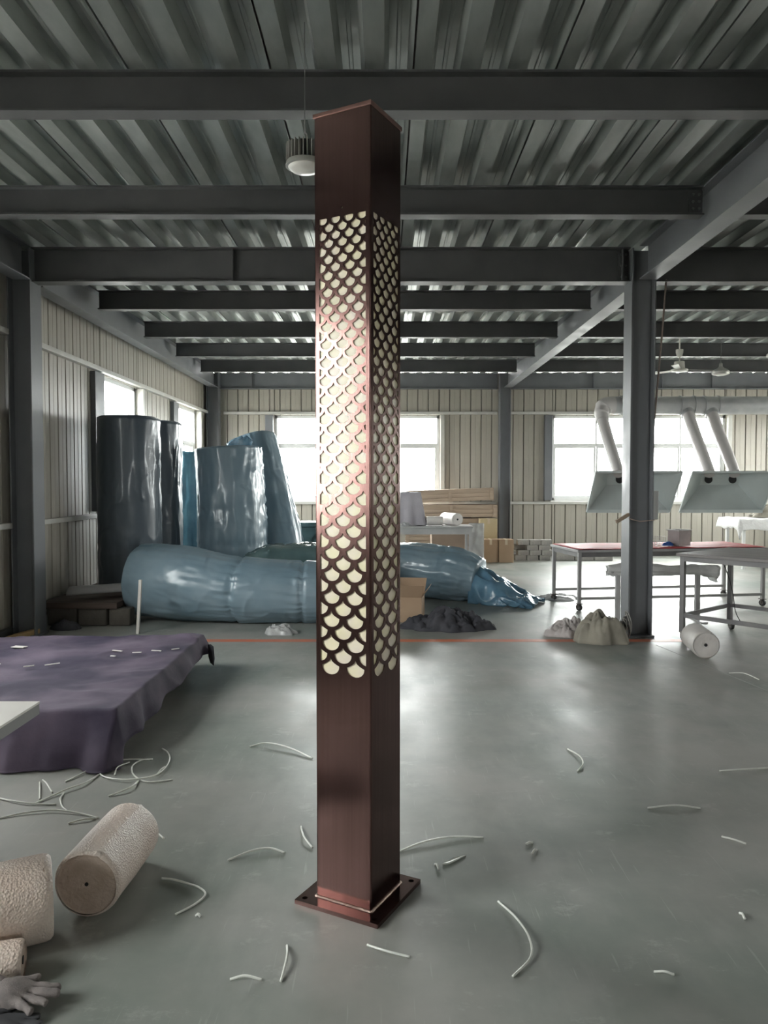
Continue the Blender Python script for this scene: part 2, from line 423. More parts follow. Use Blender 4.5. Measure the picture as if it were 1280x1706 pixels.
# girts (rails) and window posts
TR = [0]
def trim(m, material='girt', bevel=0.006):
    TR[0] += 1
    return struct(m.build('trim_%d' % TR[0], material, bevel=bevel))
def rails(along, a0, a1, z, gaps):
    cur = a0
    for g0, g1 in list(gaps) + [(a1, a1)]:
        if g0 - cur > 0.05:
            if along == 'y': trim(MB().box(XL + .03, XL + .11, cur, g0, z - .03, z + .03))
            else: trim(MB().box(cur, g0, YB - .11, YB - .03, z - .03, z + .03))
        cur = g1
for z in (SILL - 0.06, LINT + 0.05):
    rails('y', YF, 7.93, z, []); rails('y', 8.25, YB - 0.3, z, [])
    rails('x', XL + .4, 2.5, z, []); rails('x', 2.8, XR, z, [])
for y in (10.30, 14.14): trim(MB().box(XL + .03, XL + .10, y, y + .34, SILL, LINT), 'steel_light')
for y in (12.26, 16.11): trim(MB().box(XL + .03, XL + .13, y, y + .08, SILL, LINT), 'girt')
for x0, x1 in ((-2.62, -2.45), (3.55, 3.72)): trim(MB().box(x0, x1, YB - .16, YB - .03, SILL, LINT), 'steel_light')
for x0, x1 in ((1.25, 1.34), (7.61, 7.70)): trim(MB().box(x0, x1, YB - .12, YB - .03, SILL, LINT), 'girt')
bl = struct(MB().box(XL + .03, XL + .10, YF, YB, 0, .10).build('baseboard_left', 'steel'))
bb = struct(MB().box(XL, XR, YB - .08, YB - .03, 0, .08).build('baseboard_back', 'concrete'))

# ------------------------------------------------------------------ steel frame
def beam(name, label, axis, a0, a1, pos, depth, fw, tf=0.014, tw=0.009, m='steel', plates=(), cleat=None, group=None):
    ln = a1 - a0; mid = (a0 + a1) / 2
    loc = (mid, pos, ZD - depth) if axis == 'x' else (pos, mid, ZD - depth)
    r = thing(name, label, 'beam', loc, 0 if axis == 'x' else R(90), group)
    h = ln / 2
    MB().box(-h, h, -tw / 2, tw / 2, tf, depth - tf).build('web', m, r)
    MB().box(-h, h, -fw / 2, fw / 2, 0, tf).build('bottom_flange', m, r, bevel=0.002)
    MB().box(-h, h, -fw / 2, fw / 2, depth - tf, depth).build('top_flange', m, r)
    for p in plates:
        MB().box(p - mid - .006, p - mid + .006, -fw / 2 + .004, fw / 2 - .004, tf, depth - tf).build('stiffener_plate', m, r)
    if cleat:                                   # bolted end cleat on the camera side
        for e in cleat:
            sgn = 1 if e == 1 else -1
            c = MB().box(min(sgn * h, sgn * (h - .11)), max(sgn * h, sgn * (h - .11)), -tw / 2 - .012, -tw / 2, .03, depth - .03).build('cleat', m, r)
            nrow = 3
            for i in range(nrow):
                for dx in (.03, .08):
                    z = .06 + (depth - .12) * i / (nrow - 1)
                    MB().tube([(sgn * (h - dx), -tw / 2 - .026, z), (sgn * (h - dx), -tw / 2 - .012, z)], .011, 6).build('bolt', 'bolt', c)
    return r
JD = 0.235; GD = 0.35
YJ = [(4.65, 'first one, level with the post top'), (6.4, 'second from the camera')]
for y, w in YJ:
    beam('ceiling_joist', 'dark grey steel ceiling joist in the left bay, ' + w, 'x', -3.60, 2.61, y, JD, 0.12, cleat=(1,))
    beam('ceiling_joist', 'dark grey steel joist right of the long girder, ' + w.split(',')[0], 'x', 2.77, 9.0, y, JD, 0.12)
ORD = ['first', 'second', 'third', 'fourth']
for i, y in enumerate((9.8, 11.65, 13.4, 15.2)):
    beam('ceiling_joist', 'thin dark joist in the left bay, %s one behind the main cross girder' % ORD[i], 'x', -3.60, 2.61, y, JD, 0.12)
    beam('ceiling_joist', 'thin dark joist beyond the right column, %s behind the main cross girder' % ORD[i], 'x', 2.77, 9.0, y, JD, 0.12)
beam('cross_girder', 'deep dark grey main cross girder between left and right columns', 'x', -3.62, 2.53, 8.05, GD, 0.16, plates=(-1.56, 2.46), cleat=(1,))
beam('cross_girder', 'deep dark grey cross girder running right from the right column', 'x', 2.79, 9.0, 8.05, GD, 0.16)
beam('cross_girder', 'dark girder along the top of the back wall, left bay', 'x', -3.6, 2.5, 17.0, GD, 0.16, m='steel_light', plates=(-2.9,))
beam('cross_girder', 'dark girder along the top of the back wall, right bay', 'x', 2.8, 9.0, 17.0, GD, 0.16, m='steel_light', plates=(4.6, 6.1, 7.2))
beam('long_girder', 'grey long girder at upper right running from camera to right column', 'y', -5.9, 7.90, 2.69, GD, 0.18, m='steel_light')
beam('long_girder', 'grey long girder running from right column back to the rear wall', 'y', 8.20, 16.72, 2.69, GD, 0.18, m='steel_light')
beam('long_girder', 'dark long girder along top of left wall, nearest length before the left column', 'y', -5.9, 7.90, -3.69, GD, 0.18, m='steel_light')
beam('long_girder', 'grey long girder along top of left wall behind the left column', 'y', 8.20, 16.72, -3.69, GD, 0.18, m='steel_light')

def column(label, x0, x1, y0, y1, m='steel_light'):
    r = thing('steel_column', label, 'column', ((x0 + x1) / 2, (y0 + y1) / 2, 0))
    a, b = (x1 - x0) / 2, (y1 - y0) / 2; t = .016
    MB().box(-a, -a + t, -b, b, 0.02, ZD - .02).build('flange', m, r, bevel=.002)
    MB().box(a - t, a, -b, b, 0.02, ZD - .02).build('flange', m, r, bevel=.002)
    MB().box(-a + t, a - t, -.03, -.018, 0.02, ZD - .02).build('web', m, r)
    MB().box(-a - .02, a + .02, -b - .02, b + .02, 0, .02).build('base_plate', m, r)
    return r
column('grey steel H column at right with a rag bundle at its foot', 2.535, 2.785, 7.93, 8.19)
column('dark steel H column standing against the left wall', -3.86, -3.62, 7.93, 8.19)
column('steel column in the middle of the back wall', 2.52, 2.76, 16.75, 17.0)
column('dark steel column in the back left corner', -3.86, -3.60, 16.75, 17.0)

# painted floor stripe
tag(MB().box(-3.4, 3.1, 7.70, 7.82, 0, .0015).build('floor_stripe', 'orange_paint'), 'worn orange painted line across the floor by the right column', 'line')

# ------------------------------------------------------------------ bronze lamp post
PW = 0.24; PH = 2.945; PT = 0.016
post = thing('lamp_post', 'tall square bronze metal post with fish scale cut-outs showing cream panels', 'lamp post', (-0.097, 2.943, 0), R(-28))
def clip_poly(P, axis, lim, keep_less):
    out = []
    for i, a in enumerate(P):
        b = P[(i + 1) % len(P)]
        ia = (a[axis] <= lim) if keep_less else (a[axis] >= lim); ib = (b[axis] <= lim) if keep_less else (b[axis] >= lim)
        if ia: out.append(a)
        if ia != ib:
            t = (lim - a[axis]) / (b[axis] - a[axis]); out.append((a[0] + (b[0] - a[0]) * t, a[1] + (b[1] - a[1]) * t))
    return out
def area(P): return abs(sum(P[i][0] * P[(i + 1) % len(P)][1] - P[(i + 1) % len(P)][0] * P[i][1] for i in range(len(P)))) / 2
def scale_hole(cx, cz, a, p):
    pts = []
    for k in range(13):
        t = math.pi * k / 12; pts.append((cx + a * math.cos(t), cz - 0.36 * p * math.sin(t) ** 0.9))
    for k in range(1, 12):
        xx = -1 + k / 6.0
        pts.append((cx + a * xx, cz + 0.33 * p * (1 - abs(xx) ** 0.5)))
    return pts
from mathutils.geometry import delaunay_2d_cdt
def cut_sheet(name, polys, thick, material, mtx):
    """flat sheet: first polygon is the outline, the others are real holes; given thickness"""
    co = []; ed = []
    for P in polys:
        b0 = len(co); co += [Vector((a, b)) for a, b in P]
        ed += [(b0 + i, b0 + (i + 1) % len(P)) for i in range(len(P))]
    vs, es, fs, *_ = delaunay_2d_cdt(co, ed, [], 1, 1e-7)
    boxes = [(min(a for a, b in P), max(a for a, b in P), min(b for a, b in P), max(b for a, b in P), P) for P in polys[1:]]
    def in_hole(c):
        for x0, x1, y0, y1, P in boxes:
            if x0 <= c[0] <= x1 and y0 <= c[1] <= y1:
                ins = False
                for i in range(len(P)):
                    (xa, ya), (xb, yb) = P[i], P[i - 1]
                    if (ya > c[1]) != (yb > c[1]) and c[0] < (xb - xa) * (c[1] - ya) / (yb - ya) + xa: ins = not ins
                if ins: return True
        return False
    keep = [f for f in fs if not in_hole(((vs[f[0]].x + vs[f[1]].x + vs[f[2]].x) / 3, (vs[f[0]].y + vs[f[1]].y + vs[f[2]].y) / 3))]
    n = len(vs); V = [(v.x, v.y, thick / 2) for v in vs] + [(v.x, v.y, -thick / 2) for v in vs]
    F = [tuple(f) for f in keep] + [tuple(n + i for i in reversed(f)) for f in keep]
    cnt = {}
    for f in keep:
        for i in range(3):
            a, b = f[i], f[(i + 1) % 3]; cnt[(a, b)] = 1
    for (a, b) in list(cnt):
        if (b, a) not in cnt: F.append((b, a, n + a, n + b))
    me = bpy.data.meshes.new(name); me.from_pydata(V, [], F); me.transform(mtx); me.materials.append(MATS[material])
    bm = bmesh.new(); bm.from_mesh(me); bmesh.ops.delete(bm, geom=[v for v in bm.verts if not v.link_faces], context='VERTS')
    bmesh.ops.recalc_face_normals(bm, faces=bm.faces); bm.to_mesh(me); bm.free(); me.update()
    return me
def scale_panel():
    hw = PW / 2 - 0.006; X0 = 0.099; ZT, ZB = 2.575, 0.90
    polys = [[(-hw, PT), (hw, PT), (hw, PH), (-hw, PH)]]
    z = ZT - 0.003; k = 0
    while z > ZB:
        u = (ZT - z) / (ZT - ZB)
        s = 0.056 + (0.108 - 0.056) * u; p = 0.056 + (0.092 - 0.056) * u
        n = int(X0 / s) + 2
        for j in range(-n, n + 1):
            cx = (j + (0.5 if k % 2 == 0 else 0.0)) * s
            P = scale_hole(cx, z, 0.355 * s, p)
            P = clip_poly(P, 0, X0, True); P = clip_poly(P, 0, -X0, False) if P else P
            P = clip_poly(P, 1, ZT, True) if P else P
            if len(P) > 2 and area(P) > 6e-6:
                Q = [P[0]]
                for q in P[1:]:
                    if abs(q[0] - Q[-1][0]) + abs(q[1] - Q[-1][1]) > 1e-5: Q.append(q)
                if abs(Q[0][0] - Q[-1][0]) + abs(Q[0][1] - Q[-1][1]) < 1e-5: Q.pop()
                if len(Q) > 2: polys.append(Q)
        z -= p / 2; k += 1
    # small screw hole above the pattern
    polys.append([(0.004 * math.cos(t * math.pi / 4), 2.604 + 0.004 * math.sin(t * math.pi / 4)) for t in range(8)])
    return cut_sheet('face_panel', polys, 0.003, 'bronze', Matrix.Rotation(R(90), 4, 'X'))   # x stays, y -> z, front faces -Y
fp = scale_panel()
dp = MB().box(-0.108, 0.108, 0, 0.003, 0.80, 2.68).mesh('diffuser', 'cream')
for i in range(4):
    a = R(90 * i); d = PW / 2 - 0.0015
    inst(fp, 'face_panel', post, (d * math.sin(a), -d * math.cos(a), 0), (0, 0, a))
    d -= 0.0035
    inst(dp, 'diffuser', post, (d * math.sin(a), -d * math.cos(a), 0), (0, 0, a))
def corner_mesh():
    m = MB(); r = 0.006; c = PW / 2 - r; prof = [(c, c - .002)] + [(c + r * math.cos(t * math.pi / 8), c + r * math.sin(t * math.pi / 8)) for t in range(5)] + [(c - .002, c)]
    n = len(prof); m.v = [(x, y, PT) for x, y in prof] + [(x, y, PH) for x, y in prof]
    for i in range(n): j = (i + 1) % n; m.f.append((i, j, n + j, n + i))
    m.f.append(tuple(reversed(range(n)))); m.f.append(tuple(range(n, 2 * n)))
    return m.mesh('corner_edge', 'bronze', smooth='angle', clean=True)
ce = corner_mesh()
for i in range(4): inst(ce, 'corner_edge', post, (0, 0, 0), (0, 0, R(90 * i)))
# cap with a small overhang
c = MB().box(-PW / 2 - .004, PW / 2 + .004, -PW / 2 - .004, PW / 2 + .004, PH, PH + .016).build('cap', 'bronze_cap', post, bevel=.002)
# base plate with four bolt holes
def plate_mesh():
    polys = [[(-.18, -.18), (.18, -.18), (.18, .18), (-.18, .18)]]
    for sx in (-1, 1):
        for sy in (-1, 1): polys.append([(sx * .152 + .011 * math.cos(t * math.pi / 8), sy * .152 + .011 * math.sin(t * math.pi / 8)) for t in range(16)])
    return cut_sheet('base_plate', polys, 0.016, 'bronze', Matrix.Identity(4))
inst(plate_mesh(), 'base_plate', post, (0, 0, .008))
w = MB(); h = PW / 2 + .002
for i in range(4):
    a = Matrix.Rotation(R(90 * i), 3, 'Z')
    w.tube([a @ Vector((-h + 2 * h * k / 30, -h, PT + .001 + .0015 * nz((k, i, 0), .9))) for k in range(31)], [.0045 + .0015 * nz((k, i, 5), .7) for k in range(31)], 6)
w.build('weld_bead', 'weld', post, smooth=True)

# ------------------------------------------------------------------ lamps, fan
def high_bay(label, x, y, z, r=0.105, group='round pendant factory lamps'):
    t = thing('pendant_lamp', label, 'lamp', (x, y, z), 0, group)
    k = r / .105
    MB().lathe([(.045 * k, .06 * k), (.10 * k, .06 * k), (.105 * k, .045 * k), (.105 * k, .035 * k), (.07 * k, .03 * k)], 28).build('rim', 'alu', t, smooth='angle')
    MB().lathe([(.062 * k, .06 * k), (.066 * k, .16 * k), (.03 * k, .175 * k)], 20).build('driver_housing', 'rubber', t, smooth='angle')  # dark colour put in as shade behind the gaps between fins
    MB().lathe([(.002, 0), (.04 * k, .004 * k), (.075 * k, .016 * k), (.092 * k, .034 * k), (.096 * k, .045 * k)], 28).build('lens', 'lens', t, smooth=True)
    fin = MB().box(.064 * k, .104 * k, -.0018 * k, .0018 * k, .06 * k, .155 * k).mesh('fin', 'alu')
    for i in range(28): inst(fin, 'fin', t, rot=(0, 0, R(360 / 28 * i)))
    MB().tube(smooth_path([(0, 0, .175 * k), (0.012, 0, .19 * k), (0.010, 0, .21 * k), (0, 0, .215 * k)], 4), .004, 6).build('hook', 'bolt', t)
    MB().tube([(0, 0, .213 * k), (0, 0, ZD - z + .07)], .0028, 6).build('cord', 'grey_edge', t)
    return t
high_bay('finned round pendant lamp with white lens partly hidden by the top of the post', -.43, 4.25, 3.285)
def bell_lamp(label, x, y, z):
    t = thing('bell_lamp', label, 'lamp', (x, y, z), 0, 'bell shaped pendant lamps')
    MB().lathe([(.125, .0), (.135, .02), (.132, .045), (.10, .075), (.05, .10), (.028, .125), (.026, .17), (.012, .185)], 28).build('shade', 'alu', t, smooth='angle')
    MB().lathe([(.002, -.022), (.06, -.018), (.10, -.006), (.122, .004)], 28).build('lens', 'lens', t, smooth=True)
    MB().tube([(0, 0, .183), (0, 0, ZD - z + .07)], .004, 6).build('cord', 'grey_edge', t)
bell_lamp('grey bell shaped pendant lamp right next to the ceiling fan', 5.36, 12.3, 3.33)
bell_lamp('bell shaped pendant lamp cut off by the right edge of the photo', 5.56, 10.95, 3.38)

fan = thing('ceiling_fan', 'cream three blade ceiling fan hanging right of the right column', 'fan', (4.70, 12.3, 3.39), R(4))
MB().lathe([(.02, .21), (.035, .215), (.055, .28), (.058, .33), (.05, .335)], 20).build('canopy', 'fan_white', fan, smooth='angle')
MB().tube([(0, 0, .14), (0, 0, ZD - 3.39 + .07)], .012, 8).build('down_rod', 'fan_white', fan)
MB().lathe([(.05, -.02), (.13, -.01), (.135, .015), (.085, .035), (.078, .14), (.06, .145)], 24).build('motor', 'fan_white', fan, smooth='angle')
bl_ = MB(); bl_.quadbox([(.10, -.035, .005), (.62, -.065, -.004), (.64, .045, .012), (.10, .035, .014), (.10, -.035, .011), (.62, -.065, .002), (.64, .045, .018), (.10, .035, .020)])
bm_ = bl_.mesh('blade', 'fan_white')
for i in range(3): inst(bm_, 'blade', fan, rot=(0, 0, R(120 * i)))

# ------------------------------------------------------------------ extraction duct and hoods
duct = thing('air_duct', 'fat grey extraction duct running along the top of the right back window', 'duct', (3.85, 13.5, 2.96))
MB().tube([(0.18, 0, 0), (5.3, 0, 0)], .155, 24).build('main_pipe', 'duct', duct, smooth='angle')
MB().tube(smooth_path([(.20, 0, 0), (.08, 0, 0), (-.02, -.02, -.05), (-.06, -.08, -.16), (-.065, -.16, -.28)], 6), [.15] * 13 + [.13] * 6 + [.11] * 6, 20).build('elbow', 'hose', duct, smooth='angle')
def branch(p0, p1, r0, r1):
    p0, p1 = Vector(p0), Vector(p1)
    q = smooth_path([p0, p0.lerp(p1, .35) + Vector((0, .02, 0)), p0.lerp(p1, .7), p1], 6)
    MB().tube(q, [r0 + (r1 - r0) * i / (len(q) - 1) for i in range(len(q))], 16).build('branch_pipe', 'hose', duct, smooth='angle')
branch((-.065, -.16, -.28), (-.16, -1.42, -1.21), .10, .085)
for bx_ in (1.44, 1.86):
    MB().tube([(bx_, 0, -.02), (bx_, -.10, -.19)], .115, 18).build('tee_collar', 'duct', duct, smooth='angle')
    for dx in (-.12, .12): MB().tube([(bx_ + dx - .012, 0, 0), (bx_ + dx + .012, 0, 0)], .172, 24).build('flange_ring', 'duct', duct, smooth='angle')
branch((1.44, -.10, -.17), (1.27, -1.42, -1.21), .10, .085)
branch((1.86, -.10, -.17), (1.66, -1.42, -1.21), .10, .085)
MB().tube([(.28, 0, 0), (.31, 0, 0)], .172, 24).build('flange_ring', 'duct', duct, smooth='angle')
for hx in (.9, 3.2, 4.8): MB().tube([(hx, -.1, .12), (hx, -.1, .835)], .005, 6).build('hanger_rod', 'bolt', duct)

def hood(label, x0, x1, ix0, ix1, holes):
    t = thing('extraction_hood', label, 'hood', (x0, 11.5, 1.15), 0, 'grey green extraction hoods')
    w = x1 - x0
    TL, TR_, BR, BL = Vector((0, 0, .62)), Vector((w, 0, .62)), Vector((w, .5, 0)), Vector((0, .5, 0))
    a, b = ix0 - x0, ix1 - x0
    iTL, iTR, iBR, iBL = Vector((a, .62, .60)), Vector((b, .62, .60)), Vector((b, .68, .42)), Vector((a, .68, .42))
    def sheet(name, pts):
        m = MB(); m.v = [tuple(p) for p in pts]; m.f = [(0, 1, 2, 3)]
        return solidify(m.build(name, 'hood', t), .008)
    sheet('top_sheet', (TL, TR_, iTR, iTL)); sheet('side_sheet', (TL, iTL, iBL, BL)); sheet('side_sheet', (TR_, BR, iBR, iTR))
    sheet('back_sheet', (BL, iBL, iBR, BR)); sheet('collar_sheet', (iTL, iTR, iBR, iBL))
    m = MB(); m.bar(BL + Vector((0, -.01, .012)), BR + Vector((0, -.01, .012)), .05, .05); m.build('bottom_lip', 'hood', t)
    m = MB(); m.bar(TL, TR_, .02, .03); m.bar(TL, BL, .02, .03); m.bar(TR_, BR, .02, .03); m.build('rim_angle', 'hood', t)
    for hx in holes:
        c = iTL.lerp(iBL, .5); p = Vector((hx - x0, c.y - .012, c.z))
        h = MB().tube([p + Vector((0, -.008, 0)), p + Vector((0, .004, 0))], .068, 20).build('opening_shade_disc', 'black', t)  # solid black disc paints the dark inside of the pipe opening
        MB().tube([p + Vector((.07 * math.cos(k * math.pi / 10), -.008, .07 * math.sin(k * math.pi / 10))) for k in range(21)], .006, 6).build('ring', 'hood', h)
    return t
hood('grey green sheet metal hood half hidden behind the right column', 3.17, 4.46, 3.52, 4.15, (3.72, 3.98))
hood('grey green sheet metal hood at the right edge, two round openings inside', 4.62, 5.90, 5.0, 5.62, (5.12, 5.50))

# column-side small things
tag(MB().tube([(2.915, 8.02, 3.70), (2.885, 8.02, 3.2), (2.80, 8.03, 2.05)], .010, 8).build('hanging_conduit', 'rope', smooth=True), 'thin slanting conduit hanging from girder beside the right column', 'conduit')
jb = thing('switch_box', 'white switch box fixed to the side of the right column', 'switch box', (2.787, 8.03, 1.22))
MB().box(0, .085, 0, .12, 0, .30).build('body', 'white_pvc', jb, bevel=.005); MB().box(.012, .073, -.006, 0, .02, .28).build('cover', 'white_pvc', jb, bevel=.002)
tie = MB().tube([(2.527, 7.922, 1.235), (2.64, 7.916, 1.205), (2.793, 7.922, 1.22), (2.795, 8.02, 1.222)], .006, 6).build('wire_tie', 'rope')
tag(tie, 'thin reddish wire tied round the right column', 'wire')
tag(MB().bar((2.39, 7.90, 1.20), (2.527, 7.915, 1.28), .03, .035).build('wood_peg', 'wood', bevel=.004), 'small wooden peg sticking out left of the right column', 'peg')

# ------------------------------------------------------------------ blue film rolls
def roll_mesh(path, radii, material, wr=.012, seed=1, n=72, steps=18, bands=(), band_in=.012, fold=0.0, fold_ang=0.0, squash=1.0, name='wrap', zmin=None):
    q = smooth_path(path, steps); m = len(q)
    rr = []
    for i in range(m):
        t = i / (m - 1) * (len(radii) - 1); k = min(int(t), len(radii) - 2); f = t - k
        f = f * f * (3 - 2 * f); rr.append(radii[k] * (1 - f) + radii[k + 1] * f)
    rings = []; prev = None; L = 0
    for i, p in enumerate(q):
        d = (q[min(i + 1, m - 1)] - q[max(i - 1, 0)]).normalized()
        if i: L += (p - q[i - 1]).length
        if prev is None:
            s = d.cross(Vector((0, 0, 1)))
            if s.length < .2: s = Vector((1, 0, 0)) - d * d.x
        else: s = prev - d * prev.dot(d)
        s.normalize(); prev = s; t = s.cross(d)
        ring = []
        for k in range(n):
            a = 2 * math.pi * k / n
            u = s * math.cos(a) + t * math.sin(a)
            s0 = (math.cos(a) * 2.2, math.sin(a) * 2.2, L * 1.3)
            r = rr[i] + wr * (nz(s0, 1.0, seed) * 1.2 + (ridge((math.cos(a) * 2, math.sin(a) * 2, L * .9 + a), 2.6, seed + 3) - .6) * .7)
            r += wr * .55 * max(0, ridge((math.cos(a) * 3 + .6 * nz(s0, 1.5, seed + 1), math.sin(a) * 3, L * 3.2), 1.7, seed + 7) - .72) * 2.2
            for b in bands:
                if abs(L - b) < .30: r += .018 * (ridge((math.cos(a) * 6, math.sin(a) * 6, (L - b) * 1.5), 1.6, seed + 8) - .5) * (1 - abs(L - b) / .30)
            for b in bands: r -= band_in * math.exp(-((L - b - .03 * nz(s0, .7, seed + 9)) / .02) ** 2)
            if fold:
                da = abs((a - fold_ang + math.pi) % (2 * math.pi) - math.pi)
                if da < .75: r += fold * (1 - da / .75) * (.6 + .9 * ridge((a * 3, L * 2.2, 0), 2.0, seed + 5))
            v = p + u * r
            if zmin is not None and v.z < zmin: v.z = zmin + .002 * nz(v, 6, seed)
            ring.append(v)
        rings.append(ring)
    M = MB()
    def inset(ring, c, f, push): return [c + (v - c) * f + push for v in ring]
    d0 = (q[0] - q[1]).normalized(); d1 = (q[-1] - q[-2]).normalized()
    full = [inset(rings[0], q[0], .12, d0 * .0), inset(rings[0], q[0], .88, d0 * .015)] + rings + [inset(rings[-1], q[-1], .88, d1 * .015), inset(rings[-1], q[-1], .12, d1 * .0)]
    for ring in full: M.v += [tuple(v) for v in ring]
    for i in range(len(full) - 1):
        for k in range(n):
            k2 = (k + 1) % n; M.f.append((i * n + k, i * n + k2, (i + 1) * n + k2, (i + 1) * n + k))
    M.f.append(tuple(reversed(range(n)))); M.f.append(tuple((len(full) - 1) * n + k for k in range(n)))
    return M
def crumple(cx, cy, rx, ry, h, seed, n=56, rings=22, rough=.35, sharp=1.0, z0=0.0, skirt=.15, lobes=.25):
    """a crumpled heap resting on z0, irregular outline, sharp folds"""
    M = MB()
    for j in range(rings + 1):
        t = j / rings
        for k in range(n):
            a = 2 * math.pi * k / n
            e = 1 + lobes * nz((math.cos(a) * 1.3, math.sin(a) * 1.3, 0), 1.4, seed) + .12 * nz((math.cos(a) * 4, math.sin(a) * 4, 0), 1, seed + 2)
            x = cx + rx * t * e * math.cos(a); y = cy + ry * t * e * math.sin(a)
            base = max(0.0, 1 - t ** 2) ** .75 if t < 1 else 0
            wx = x + .06 * nz((x * 5, y * 5, 0), 1, seed + 8); wy = y + .06 * nz((x * 5, y * 5, 3), 1, seed + 9)
            sr = lambda s, k: max(0.0, ridge((wx * s, wy * s, 0), 1.0, seed + k)) ** 1.6
            lump = .80 + .38 * nz((x, y, 0), .9 / min(rx, ry), seed + 1) + .16 * nz((wx, wy, 0), 2.3 / min(rx, ry), seed + 2)
            crease = sr(1.5 / min(rx, ry), 3) * .6 + sr(3.4 / min(rx, ry), 4) * .4          # valleys
            fold = (sr(11, 5) - .3) * .5 + (sr(24, 6) - .3) * .22                            # small rounded folds
            z = h * base * (lump - rough * .75 * crease * (.4 + t)) + .045 * rough * fold * (.35 + .65 * base) * min(1, (1 - t) * 6)
            z = z + .014 * min(1, (1 - t) * 12)
            M.v.append((x, y, z0 + max(z, .002)))
    for j in range(rings):
        for k in range(n):
            k2 = (k + 1) % n
            M.f.append((j * n + k, j * n + k2, (j + 1) * n + k2, (j + 1) * n + k))
    M.f.append(tuple(reversed([rings * n + k for k in range(n)])))
    return M
def local(M, c):
    M.v = [(a - c[0], b - c[1], d - c[2]) for a, b, d in M.v]; return M

GB = 'blue film wrapped foam rolls'
def film_roll(label, base, parts_fn, name='foam_roll'):
    t = thing(name, label, 'foam roll', base, 0, GB); parts_fn(t, base); return t
def add_roll(t, base, M, material, nm='wrap'): return local(M, base).build(nm, material, t, smooth=True)

b = (-3.29, 9.9, .27)
film_roll('tall dark grey-blue wrapped roll standing beside the left wall on the board', b, lambda t, b: (
    add_roll(t, b, roll_mesh([(-3.29, 9.9, .27), (-3.29, 9.9, 1.3), (-3.29, 9.9, 2.43)], [.38, .385, .375], 'dark_film', .010, 3, bands=(.5,), fold=.03, fold_ang=R(-35)), 'dark_film'),
    local(MB().lathe([(.05, 2.425), (.10, 2.44), (.34, 2.45), (.375, 2.432)], 36, (-3.29, 9.9, 0)), b).build('top_fold', 'dark_film', t, smooth=True)))
b = (-3.22, 10.72, 0)
film_roll('tall dark wrapped roll just behind the tallest dark roll, crinkled film edge', b, lambda t, b: (
    add_roll(t, b, roll_mesh([(-3.22, 10.72, 0), (-3.22, 10.72, 1.2), (-3.22, 10.72, 2.44)], [.375, .375, .37], 'dark_film', .02, 5, fold=.05, fold_ang=R(-50)), 'dark_film'),))
b = (-2.93, 11.62, 0)
film_roll('narrow teal wrapped roll wedged between the dark rolls and the pale one', b, lambda t, b: (
    add_roll(t, b, roll_mesh([(-2.93, 11.62, 0), (-2.93, 11.62, 1.0), (-2.90, 11.6, 2.06)], [.30, .29, .25], 'teal_film', .022, 8), 'teal_film'),))
b = (-2.23, 11.0, 0)
def pale(t, b):
    add_roll(t, b, roll_mesh([(-2.19, 11.0, 0), (-2.20, 11.0, 1.0), (-2.25, 11.0, 2.10)], [.45, .46, .44], 'blue_film', .016, 11, bands=(.42, .75, 1.25), fold=.07, fold_ang=R(-32), n=96, steps=26), 'blue_film')
    kn = roll_mesh([(-2.22, 10.98, 2.09), (-2.10, 10.98, 2.16), (-1.98, 10.95, 2.18), (-1.93, 10.95, 2.24)], [.05, .09, .10, .07, .05], 'loose_film', .05, 15, n=26)
    local(kn, b).build('film_knot', 'loose_film', t, smooth=True)
film_roll('standing pale blue wrapped roll with a knotted film tuft on top', b, pale)
b = (-1.42, 11.3, 0)
film_roll('grey-blue wrapped roll leaning to the left behind the standing pale roll', b, lambda t, b: (
    add_roll(t, b, roll_mesh([(-1.42, 11.45, .04), (-1.70, 11.7, 1.1), (-2.02, 11.95, 2.30)], [.32, .33, .31], 'blue_film', .016, 21, fold=.05, fold_ang=R(20)), 'blue_film'),))
b = (-1.05, 9.85, 0)
film_roll('dark green film bundle lying behind the long lying roll', b, lambda t, b: (
    add_roll(t, b, roll_mesh([(-1.75, 9.88, .38), (-1.4, 9.9, .42), (-.9, 9.92, .42), (-.35, 9.95, .38)], [.30, .40, .42, .38], 'green_film', .04, 25, zmin=.0), 'green_film'),), 'film_bundle')
b = (-1.6, 8.85, 0)
def lying(t, b):
    add_roll(t, b, roll_mesh([(-2.86, 9.08, .46), (-2.35, 8.93, .435), (-1.65, 8.82, .375), (-1.0, 8.83, .345), (-.38, 8.88, .335)], [.42, .43, .375, .35, .33], 'blue_film', .011, 31, n=110, steps=22, bands=(1.22, 1.95), band_in=.03, zmin=0.0), 'blue_film')
    local(MB().tube(smooth_path([(-2.80, 9.03, .82), (-2.95, 8.95, .62), (-2.97, 8.9, .35), (-2.93, 8.84, .12)], 5), .03, 8), b).build('film_hem', 'teal_film', t, smooth=True)
film_roll('long blue wrapped roll lying across the floor left of the post', b, lying)
b = (.9, 10.45, 0)
